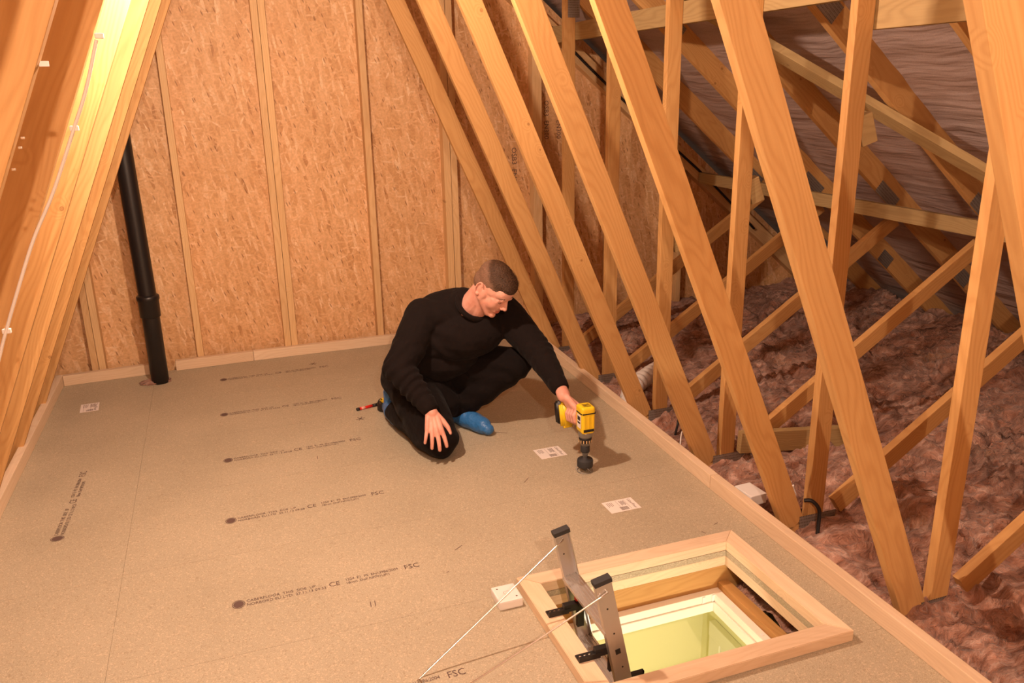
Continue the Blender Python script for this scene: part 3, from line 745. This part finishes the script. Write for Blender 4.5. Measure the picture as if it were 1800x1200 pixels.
def ell(bm, c, ax, radii, n=3):
    g = bmesh.ops.create_icosphere(bm, subdivisions=n, radius=1)
    A = Matrix(ax).transposed()
    for v in g['verts']: v.co = Vector(c)+A @ Vector((v.co.x*radii[0], v.co.y*radii[1], v.co.z*radii[2]))
def organic(name, bm, voxel, it, mat, parent=None, disp=None, sm=.5):
    bmesh.ops.recalc_face_normals(bm, faces=bm.faces[:])
    me = bpy.data.meshes.new('t'); bm.to_mesh(me); bm.free()
    o = bpy.data.objects.new('t', me); C.objects.link(o)
    md = o.modifiers.new('r', 'REMESH'); md.mode = 'VOXEL'; md.voxel_size = voxel
    if it: s_ = o.modifiers.new('s', 'SMOOTH'); s_.factor = sm; s_.iterations = it
    dg = bpy.context.evaluated_depsgraph_get(); me2 = bpy.data.meshes.new_from_object(o.evaluated_get(dg))
    bpy.data.objects.remove(o); bpy.data.meshes.remove(me); me2.name = name
    for p in me2.polygons: p.use_smooth = True
    me2.materials.clear()
    for mm in (mat if isinstance(mat, (list, tuple)) else [mat]): me2.materials.append(mm)
    if disp:
        ns = [v.normal.copy() for v in me2.vertices]
        for v, nn in zip(me2.vertices, ns): v.co += nn*disp(v.co, nn)
    q = bpy.data.objects.new(name, me2); C.objects.link(q)
    if parent: q.parent = parent
    return q
def skinmat():
    s = NT('skin'); tc = s.n('ShaderNodeTexCoord')
    a = s.n('ShaderNodeTexNoise'); a.inputs['Scale'].default_value = 22; a.inputs['Detail'].default_value = 4; s.l(tc.outputs['Object'], a.inputs['Vector'])
    col = s.ramp(a.outputs[0], [(.3, (.60, .27, .20)), (.6, (.71, .37, .29))])
    s.b.inputs['Subsurface Weight'].default_value = .12; s.b.inputs['Subsurface Radius'].default_value = (.01, .004, .002); s.b.inputs['Subsurface Scale'].default_value = .6
    return s.out(col, .5, 0, .35)
M_skin = skinmat()
M_lips = plain('lips', (.55, .17, .13), .45)
def cloth(name, col, sc=400):
    s = NT(name); tc = s.n('ShaderNodeTexCoord')
    a = s.n('ShaderNodeTexNoise'); a.inputs['Scale'].default_value = sc; s.l(tc.outputs['Object'], a.inputs['Vector'])
    b = s.n('ShaderNodeTexNoise'); b.inputs['Scale'].default_value = 9; b.inputs['Detail'].default_value = 3; s.l(tc.outputs['Object'], b.inputs['Vector'])
    s.bump(s.math('ADD', s.math('MULTIPLY', a.outputs[0], .06), b.outputs[0]), .8, .02)
    s.b.inputs['Sheen Weight'].default_value = .02
    return s.out(col, .9, 0, .12)
M_sweat = cloth('black_sweatshirt', (.0095, .0062, .0056)); M_trou = cloth('black_trousers', (.0068, .0045, .0042))
def hairmat():
    s = NT('short_brown_hair'); tc = s.n('ShaderNodeTexCoord')
    a = s.n('ShaderNodeTexNoise'); a.inputs['Scale'].default_value = 1; a.inputs['Detail'].default_value = 4; s.l(s.mapping(tc.outputs['Object'], (160, 160, 420), (.5, .3, 0)), a.inputs['Vector'])
    col = s.ramp(a.outputs[0], [(.3, (.025, .012, .006)), (.6, (.075, .036, .018)), (.8, (.14, .07, .035))])
    at = s.n('ShaderNodeAttribute', attribute_name='crop')
    col = s.mix(s.ramp(a.outputs[0], [(.3, (.16, .085, .052)), (.7, (.24, .135, .088))]), col, at.outputs['Fac'])
    s.bump(a.outputs[0], .9, .004); return s.out(col, .55, 0, .3)
M_hair = hairmat(); M_fade = plain('cropped_hair', (.17, .085, .05), .7, 0, .2)

# joints
RSH, REL, RWR = Vector((.865, 3.68, .600)), Vector((.712, 3.57, .395)), Vector((.815, 3.40, .232))
LSH, LEL, LWR = Vector((1.262, 3.64, .585)), Vector((1.352, 3.415, .435)), Vector((1.366, 3.185, .328))
NECK = Vector((1.07, 3.63, .640)); PEL = Vector((.875, 3.93, .27))
RHIP, RKN, RAN = Vector((.80, 3.87, .25)), Vector((.842, 3.395, .092)), Vector((.745, 3.87, .075))
LHIP, LKN, LAN = Vector((.975, 3.84, .26)), Vector((1.290, 3.57, .345)), Vector((1.035, 3.735, .10))
HC = Vector((1.158, 3.475, .758))
# head frame
hy, hp, hr = math.radians(-57), math.radians(43), math.radians(4)
F = Vector((math.cos(hy)*math.cos(hp), math.sin(hy)*math.cos(hp), -math.sin(hp)))
Rr = F.cross(Vector((0, 0, 1))).normalized(); U = Rr.cross(F)      # Rr = his right
Rr, U = (Rr*math.cos(hr)+U*math.sin(hr)), (U*math.cos(hr)-Rr*math.sin(hr))
def H(f, r, u): return HC+F*f+Rr*r+U*u
AXH = (F, Rr, U)
def hand(bm, W, K, back, side, spread, curls, scale=1., thumb=None):
    """W wrist, K middle knuckle, back = normal of the back of the hand, side=+1 if the thumb is towards W->K x back"""
    D = (K-W).normalized(); B = (back-D*back.dot(D)).normalized(); X = D.cross(B)*side
    L = (K-W).length
    offs = (.031, .0105, -.010, -.029); ln = (.071, .079, .073, .058); kd = (-.004, 0, -.005, -.014)
    for i in range(4):
        kn = K+X*offs[i]*scale+D*kd[i]*scale
        chain(bm, [W+X*offs[i]*.42*scale+D*.008, kn], [.0145*scale, .0105*scale])
        d = (D+X*spread*(.6, .18, -.2, -.62)[i]).normalized(); p = kn; r = (.0106, .0108, .0102, .0090)[i]*scale
        for j, (fr, cu) in enumerate(zip((.46, .30, .24), curls[i])):
            ax = d.cross(B).normalized(); d = (Matrix.Rotation(-cu, 3, ax) @ d); q = p+d*ln[i]*fr*scale
            cap(bm, p, q, r, r*.90, 12); p = q; r *= .90
            B2 = B
    # thumb leaves the side of the palm near its base
    t0 = W+D*.022+X*.018*scale-B*.004; t1 = W+D*.052+X*.044*scale-B*.012; 
    if thumb: t1, t2, t3 = thumb
    else: t2 = t1+(D*.9+X*.55-B*.15).normalized()*.034*scale; t3 = t2+(D*1.0+X*.25-B*.2).normalized()*.026*scale
    chain(bm, [t0, t1, t2, t3], [.0165*scale, .0125*scale, .0105*scale, .0088*scale])
    cap(bm, W-D*.008-B*.006, W+D*.014, .024*scale, .026*scale)
bm = bmesh.new()
# head
ell(bm, H(-.012, 0, .022), AXH, (.096, .075, .084)); ell(bm, H(.038, 0, -.040), AXH, (.054, .055, .075)); ell(bm, H(.048, 0, .028), AXH, (.043, .060, .046))
cap(bm, H(.078, -.032, .010), H(.078, .032, .010), .0125, .0125)
cap(bm, H(.086, 0, .006), H(.1085, 0, -.030), .0075, .0100); cap(bm, H(.088, 0, -.02), H(.096, 0, -.038), .012, .010)
for s in (1, -1):
    ell(bm, H(.098, s*.0105, -.036), AXH, (.009, .0075, .007)); ell(bm, H(.050, s*.034, -.036), AXH, (.034, .029, .040)); ell(bm, H(.0685, s*.030, -.004), AXH, (.0125, .016, .0115))
    cap(bm, H(-.004, s*.056, -.052), H(.060, s*.018, -.104), .020, .018)
    ell(bm, H(-.010, s*.062, -.03), AXH, (.03, .016, .04))
    # ear: a rim and a lobe
    Ex = (F*.9+U*.25).normalized(); Ez = Ex.cross(Rr).normalized(); Ez = Ez if Ez.dot(U) > 0 else -Ez
    EC = H(-.022, s*.078, -.014)
    pr_ = [EC+Ez*(.031*math.cos(a))-Ex*(.0165*math.sin(a)*1.0)+Rr*s*(.006+.006*max(0, math.sin(a))) for a in [math.radians(d) for d in (-60, -20, 20, 60, 100, 140, 175)]]
    chain(bm, pr_, [.0038]*len(pr_)); ell(bm, EC-Ex*.003, (Ex, Rr, Ez), (.014, .005, .026)); ell(bm, EC-Ez*.029+Rr*s*.004, AXH, (.007, .005, .008))
cap(bm, H(.084, -.016, -.066), H(.084, .016, -.066), .0070, .0070); ell(bm, H(.080, 0, -.073), AXH, (.016, .024, .009)); ell(bm, H(.075, 0, -.103), AXH, (.019, .022, .017)); ell(bm, H(.078, 0, -.060), AXH, (.014, .026, .012))
# neck and trunk and limbs inside the clothes
chain(bm, [H(-.030, 0, -.065), NECK+Vector((-.01, .0, -.03))], [.055, .060]); cap(bm, H(.0, 0, -.085), NECK+Vector((.02, -.03, -.05)), .042, .040)
chain(bm, [NECK+Vector((0, .02, -.06)), (RSH+LSH)/2+Vector((-.06, .08, -.12)), PEL], [.075, .09, .09])
for a in (RSH, LSH): cap(bm, (RSH+LSH)/2, a, .06, .045)
chain(bm, [RSH, REL, RWR], [.040, .036, .026]); chain(bm, [LSH, LEL, LWR], [.040, .036, .026])
chain(bm, [PEL, RHIP, RKN, RAN, RAN+Vector((-.02, .07, -.03))], [.09, .07, .05, .04, .024]); chain(bm, [PEL, LHIP, LKN, LAN, LAN+Vector((.045, -.10, -.062))], [.09, .07, .05, .024, .018])
# right hand on the knee, left hand round the drill handle
hand(bm, RWR+Vector((0, 0, 0)), Vector((.806, 3.322, .160)), Vector((-.05, -.75, .65)), -1, .42, [(.18, .30, .25), (.18, .30, .25), (.2, .3, .25), (.2, .3, .3)], 1.08)
HB = Vector((1.405, 3.01, .250)); HD = Vector((-.015, .150, -.030)).normalized()       # drill handle
hand_c = HB+HD*.075
side = HD.cross(Vector((0, 0, 1))).normalized()          # points to one side of the handle
if side.x > 0: side = -side
top_ = side.cross(HD); top_ = top_ if top_.z > 0 else -top_
cap(bm, LWR+Vector((-.0, .03, .02)), LWR+Vector((-.001, -.03, -.018)), .028, .030)
for k, o_ in enumerate((-.034, -.013, .009, .029)):
    c0 = hand_c+HD*o_; rr = (.0100, .0103, .0098, .0088)[k]
    P_ = [LWR+Vector((0, -.03, -.018))*1.0+HD*o_*.35, c0+top_*.033+side*.012, c0+top_*.014+side*.033, c0-top_*.014+side*.031, c0-top_*.030+side*.010, c0-top_*.031-side*.008]
    chain(bm, P_, [.016, .0150, rr*1.12, rr, rr*.95, rr*.85])
chain(bm, [LWR+Vector((.0, -.03, -.02)), hand_c-HD*.02+top_*.028-side*.018, hand_c-HD*.035+top_*.006-side*.031, hand_c-HD*.045-top_*.014-side*.029], [.018, .0150, .0115, .0095])
person = organic('person', bm, .0031, 3, [M_skin, M_lips])
for p in person.data.polygons:
    d = p.center-HC; f_, r_, u_ = d.dot(F), d.dot(Rr), d.dot(U)
    if .12 > f_ > .084 and abs(r_) < .021 and -.0765 < u_ < -.0595: p.material_index = 1
pb = bmesh.new(); pb.from_mesh(person.data); ms = []
for v in pb.verts:
    d = v.co-HC; f_, r_, u_ = d.dot(F), abs(d.dot(Rr)), d.dot(U)
    if -.01 < f_ < .084 and .020 < r_ < .068 and -.12 < u_ < -.016: ms.append(v)
for _ in range(60): bmesh.ops.smooth_vert(pb, verts=ms, factor=.5, use_axis_x=True, use_axis_y=True, use_axis_z=True)
pb.to_mesh(person.data); pb.free()
for p in person.data.polygons: p.use_smooth = True
tag(person, 'person in black sweatshirt and trousers kneeling on the floor with a yellow drill', 'person')
# eyelashes and brows
bm = bmesh.new()
for s in (1, -1):
    pts = [H(.0795, s*.018, .0155), H(.0855, s*.028, .0195), H(.079, s*.043, .017), H(.070, s*.050, .011)]; chain(bm, pts, [.0022, .003, .0026, .0015])
    pts = [H(.083, s*.021, -.0105), H(.0835, s*.031, -.0130), H(.077, s*.042, -.0105)]; chain(bm, pts, [.0009, .0014, .0009])
obj('eyebrows_and_lashes', bm, M_hair, person, True)
# hair
bm = bmesh.new()
ell(bm, H(-.016, 0, .034), AXH, (.098, .077, .084)); ell(bm, H(.020, 0, .062), AXH, (.071, .062, .050)); ell(bm, H(-.052, 0, -.006), AXH, (.058, .069, .062)); ell(bm, H(.052, 0, .066), AXH, (.036, .050, .032))
def hd(co, n):
    d = co-HC; u_ = d.dot(U); k = min(max((u_-.0)/.06, 0), 1); return k*.0022*noise.noise(co*260)+(.0035*abs(noise.noise(co*120)) if u_ > .05 else 0)
hair = organic('hair', bm, .0034, 6, M_hair, person, hd)
ca = hair.data.color_attributes.new('crop', 'FLOAT_COLOR', 'POINT')
for v in hair.data.vertices:
    d = v.co-HC; q = (d.dot(U)+.42*d.dot(F)-.030+.008*noise.noise(v.co*40))/.034; q = min(max(q, 0), 1); q = q*q*(3-2*q); ca.data[v.index].color = (q, q, q, 1)
bm = bmesh.new()
rnd = random.Random(4)
for k in range(900):
    a = rnd.uniform(0, 2*PI); z_ = rnd.uniform(.45, 1); q = math.sqrt(1-z_*z_)
    d = Vector((q*math.cos(a), q*math.sin(a), z_)); b = H(.012+d.x*.082, d.y*.066, .052+d.z*.064)
    dirv = (F*(.9+rnd.uniform(-.3, .3))+U*.5+Rr*rnd.uniform(-.5, .5)+(b-HC)*5).normalized()
    t = dirv.cross(Vector((rnd.random(), rnd.random(), 1))).normalized()*.0008; e = b+dirv*rnd.uniform(.007, .014)
    vs = [bm.verts.new(b+t), bm.verts.new(b-t), bm.verts.new(e)]; bm.faces.new(vs)
tag(obj('hair_strands', bm, M_hair, hair), kind='stuff')
# sweatshirt
def folds(co, n):
    h = 0
    for (c, rad, fr, am, ax) in FOLD:
        d = (co-c).length
        if d < rad: h += am*(1-d/rad)*math.sin(fr*(co-c).dot(ax)+4*noise.noise(co*9))
    return h+.0045*noise.noise(co*11)+.002*noise.noise(co*31)
FOLD = [(REL, .17, 150, .0075, (RWR-REL).normalized()), ((REL+RWR)/2, .13, 170, .0065, (RWR-REL).normalized()), (LEL, .14, 140, .004, (LWR-LEL).normalized()), (RSH+Vector((.06, -.06, -.08)), .18, 90, .006, Vector((.7, .1, .7))), (Vector((1.0, 3.70, .42)), .2, 80, .006, Vector((.5, -.3, .8)))]
bm = bmesh.new()
MID = (RSH+LSH)/2; SA = (LSH-RSH).normalized(); SPD = (NECK-PEL).normalized(); FD = SA.cross(SPD).normalized()
FD = FD if FD.y < 0 else -FD
ell(bm, MID-SPD*.10+Vector((-.01, .030, 0)), (SA, FD, SPD), (.210, .150, .170)); ell(bm, (MID+PEL)/2-SPD*.02+Vector((0, .02, 0)), (SA, FD, SPD), (.185, .155, .20))
ell(bm, (1.045, 3.640, .50), (SA, FD, SPD), (.205, .125, .150)); ell(bm, (.965, 3.735, .395), (SA, FD, SPD), (.190, .15, .15)); ell(bm, (1.02, 3.70, .62), (SA, FD, SPD), (.19, .10, .10))
cap(bm, NECK+Vector((-.055, .08, -.055)), NECK+Vector((-.012, .012, .010)), .110, .079)
ell(bm, PEL+SPD*.07, (SA, FD, SPD), (.175, .150, .13))
cap(bm, RSH-SA*-.02, LSH-SA*.02, .082, .078)
ell(bm, MID+Vector((-.03, .05, .02)), (SA, FD, SPD), (.17, .09, .09))
for a in (RSH, LSH): cap(bm, NECK+Vector((-.02, .03, -.03)), a+Vector((0, .01, .0)), .070, .068)
chain(bm, [RSH, REL, RWR+(REL-RWR).normalized()*.028], [.090, .074, .047]); chain(bm, [LSH, LEL, LWR+(LEL-LWR).normalized()*.030], [.088, .070, .045])
# neckline ring
nd = (H(-.02, 0, -.1)-NECK).normalized()
sweat = organic('sweatshirt', bm, .0062, 5, M_sweat, person, folds)
def ring_pts(c, axis, r, n=26, sq=1.):
    fr = frame(c, c+axis, (0, 1, .01)); return [fr @ Vector((0, r*math.cos(2*PI*k/n), r*sq*math.sin(2*PI*k/n))) for k in range(n+1)]
bm = bmesh.new()
cn = NECK+(HC-NECK)*.10+Vector((.004, -.022, .0)); add_tube(bm, ring_pts(cn, (HC-NECK).normalized()+Vector((.0, .0, .25)), .077), .0130, 12, False)
obj('neckband', bm, M_sweat, sweat, True)
for a, b in ((RWR, REL), (LWR, LEL)):
    bm = bmesh.new(); d = (b-a).normalized(); add_tube(bm, [a+d*-.004, a+d*.004, a+d*.035, a+d*.06], [.0345, .040, .045, .046], 20)
    obj('cuff', bm, M_sweat, sweat, True)
# trousers
bm = bmesh.new()
ell(bm, PEL+Vector((.0, .01, -.02)), (SA, FD, SPD), (.17, .145, .13))
chain(bm, [RHIP, RHIP*.45+RKN*.55, RKN, RKN*.5+RAN*.5, RAN+Vector((0, -.03, 0))], [.125, .118, .091, .078, .062])
chain(bm, [LHIP, LKN*.5+LHIP*.5, LKN, (LKN+LAN)/2, LAN+Vector((.01, -.01, .0))], [.12, .104, .082, .082, .064]); cap(bm, (.90, 3.72, .20), (.95, 3.70, .14), .10, .085)
trou = organic('trousers', bm, .0062, 5, M_trou, person, lambda co, n: .006*noise.noise(co*8)+.0035*math.sin(60*co.z+30*co.x+5*noise.noise(co*7)))
# shoe covers
def crinkle(co, n): return .003*noise.noise(co*24)+.0015*noise.noise(co*62)
bm = bmesh.new()
chain(bm, [Vector((1.02, 3.79, .048)), Vector((1.065, 3.68, .050)), Vector((1.115, 3.575, .040)), Vector((1.128, 3.545, .034))], [.046, .049, .042, .030]); cap(bm, (1.02, 3.78, .05), (1.035, 3.745, .080), .045, .052); cap(bm, (1.04, 3.73, .072), (1.10, 3.61, .040), .048, .036)
organic('shoe_cover', bm, .0045, 4, M_blue, person, crinkle)
bm = bmesh.new()
chain(bm, [Vector((.742, 4.00, .045)), Vector((.738, 3.90, .055)), Vector((.742, 3.82, .045))], [.045, .052, .042]); cap(bm, (.742, 3.98, .05), (.745, 3.95, .14), .042, .045)
organic('shoe_cover', bm, .0045, 4, M_blue, person, crinkle)

# ------------------------------------------------------------------ drill in his left hand
dr = thing('cordless_drill', 'yellow and black cordless drill with a hole saw held by the kneeling person', 'drill', (1.405, 3.01, 0))
D0 = Vector(dr.location)
def dl(nm, prof, mat, n=24):
    bm = bmesh.new(); add_lathe(bm, prof, n); return obj(nm, bm, mat, dr)
dl('hole_saw', [(.030, .022), (.0345, .024), (.0355, .030), (.0355, .052), (.033, .058), (.012, .060), (.012, .070)], M_rubber, 30)
bm = bmesh.new()
for k in range(3):
    a = 2*PI*k/3+.4; pts = [(.034*math.cos(a), .034*math.sin(a), .026), (.040*math.cos(a+.3), .040*math.sin(a+.3), .014), (.034*math.cos(a+.8), .034*math.sin(a+.8), .002), (.020*math.cos(a+1.2), .020*math.sin(a+1.2), .001)]
    add_tube(bm, smooth_path(pts, 5), .0016, 6)
add_tube(bm, [(0, 0, .03), (0, 0, .001)], .004, 8)
add_tube(bm, [(.036*math.cos(2*PI*k/24), .036*math.sin(2*PI*k/24), .0025) for k in range(25)], .0014, 6, False)
obj('saw_wire', bm, M_knurl, dr)
dl('chuck_nose', [(.007, .060), (.010, .072), (.0165, .088), (.019, .094)], M_knurl)
ch = dl('chuck_sleeve', [(.019, .092), (.0205, .096), (.0205, .120), (.019, .124)], M_rubber)
dl('chuck_ring', [(.019, .124), (.020, .135), (.022, .140)], M_knurl)
dl('clutch_collar', [(.024, .138), (.028, .142), (.029, .160), (.027, .166)], M_black)
bm = bmesh.new()
for k in range(14):
    a = 2*PI*k/14; add_box(bm, (.0275, -.0022, .142), (.0300, .0022, .154), 0, Matrix.Rotation(a, 4, 'Z'))
obj('collar_rib', bm, plain('brass_tone_mark', (.55, .38, .2), .5), dr)
dl('gear_case', [(.027, .164), (.030, .168), (.032, .185), (.032, .190)], M_knurl)
bm = bmesh.new(); bmesh.ops.create_cube(bm, size=1)
for v in bm.verts: v.co = Vector((v.co.x*.066, v.co.y*.072, .250+v.co.z*.125))
bmesh.ops.bevel(bm, geom=bm.edges[:], offset=.016, segments=5, profile=.6, affect='EDGES')
for v in bm.verts:
    k = (v.co.z-.19)/.12; v.co.x *= .92+.08*k
body = obj('motor_housing', bm, M_yellow, dr, True)
bm = bmesh.new()
add_box(bm, (-.024, -.0372, .200), (.024, -.033, .212)); add_box(bm, (-.030, -.0375, .281), (.030, -.033, .286)); add_box(bm, (-.0345, -.03, .281), (-.030, .02, .286)); add_box(bm, (.030, -.03, .281), (.0345, .02, .286))
obj('housing_band', bm, M_black, body)
for k in range(3):
    bm = bmesh.new(); add_box(bm, (-.016, -.021+k*.012, .3115), (.016, -.016+k*.012, .3135)); obj('vent_slot', bm, M_black, body)
bm = bmesh.new()
for x in (-.020, .0, .020): add_box(bm, (x-.002, -.0378, .214), (x+.002, -.034, .276))
obj('housing_rib', bm, M_yellow, body)
bm = bmesh.new(); add_box(bm, (-.0345, -.024, .215), (-.0325, .01, .275)); obj('side_label', bm, M_paper, body)
bm = bmesh.new(); add_box(bm, (-.0350, -.020, .235), (-.0344, .006, .243)); add_box(bm, (-.0350, -.020, .25), (-.0344, .006, .268)); obj('label_mark', bm, M_black, body)
Mh = Matrix((side, HD, top_)).transposed().to_4x4(); Mh.translation = HB-D0
bm = bmesh.new(); bmesh.ops.create_cube(bm, size=1)
for v in bm.verts: v.co = Vector((v.co.x*.040, .07+v.co.y*.16, v.co.z*.050))
bmesh.ops.bevel(bm, geom=bm.edges[:], offset=.014, segments=4, affect='EDGES'); bm.transform(Mh); obj('grip', bm, M_black, dr, True)
bm = bmesh.new(); bmesh.ops.create_cube(bm, size=1)
for v in bm.verts: v.co = Vector((v.co.x*.066+.010, .155+v.co.y*.034, -.004+v.co.z*.120))
bmesh.ops.bevel(bm, geom=bm.edges[:], offset=.012, segments=4, affect='EDGES'); bm.transform(Mh); bt_ = obj('battery_foot', bm, M_yellow, dr, True)
bm = bmesh.new(); bmesh.ops.create_cube(bm, size=1)
for v in bm.verts: v.co = Vector((v.co.x*.064+.010, .192+v.co.y*.040, .004+v.co.z*.105))
bmesh.ops.bevel(bm, geom=bm.edges[:], offset=.008, segments=3, affect='EDGES'); bm.transform(Mh); obj('battery_pack', bm, M_black, dr, True)
bm = bmesh.new(); bmesh.ops.create_cube(bm, size=1)
for v in bm.verts: v.co = Vector((v.co.x*.018, .035+v.co.y*.026, -.030+v.co.z*.016))
bm.transform(Mh); obj('trigger', bm, M_black, dr)

# ------------------------------------------------------------------ marker and tape behind the foot
t = thing('marker_pen', 'red and black marker pen lying on the floor behind the kneeling man', 'marker pen', (.641, 4.132, .0085), None, .26)
def ptube(nm, x0, x1, r, mat):
    bm = bmesh.new(); add_tube(bm, [(x0, 0, 0), (x1, 0, 0)], r, 18); return obj(nm, bm, mat, t)
ptube('barrel', -.048, .028, .0078, M_red); ptube('cap', .028, .066, .0086, M_black); ptube('end_plug', -.062, -.046, .0083, M_black); ptube('barrel_label', -.036, -.014, .0080, plain('pale_red_label', (.75, .35, .3), .5))
t = thing('spare_battery', 'black and yellow battery pack standing on the floor by the blue shoe', 'battery', (.716, 4.075, 0), None, .2)
bm = bmesh.new(); add_lathe(bm, [(.026, 0), (.030, .004), (.030, .040), (.027, .044)], 22, Matrix.Scale(1.3, 4, (0, 1, 0))); obj('battery_case', bm, M_black, t)
bm = bmesh.new(); add_box(bm, (-.008, -.022, .044), (.028, .022, .062)); bmesh.ops.bevel(bm, geom=bm.edges[:], offset=.004, segments=2, affect='EDGES'); obj('battery_top', bm, M_yellow, t)
bm = bmesh.new(); add_tube(bm, smooth_path([(-.026, 0, .040), (-.024, 0, .058), (-.014, 0, .066), (-.004, 0, .060), (-.004, 0, .044)], 5), .0028, 8); obj('wire_handle', bm, M_black, t)
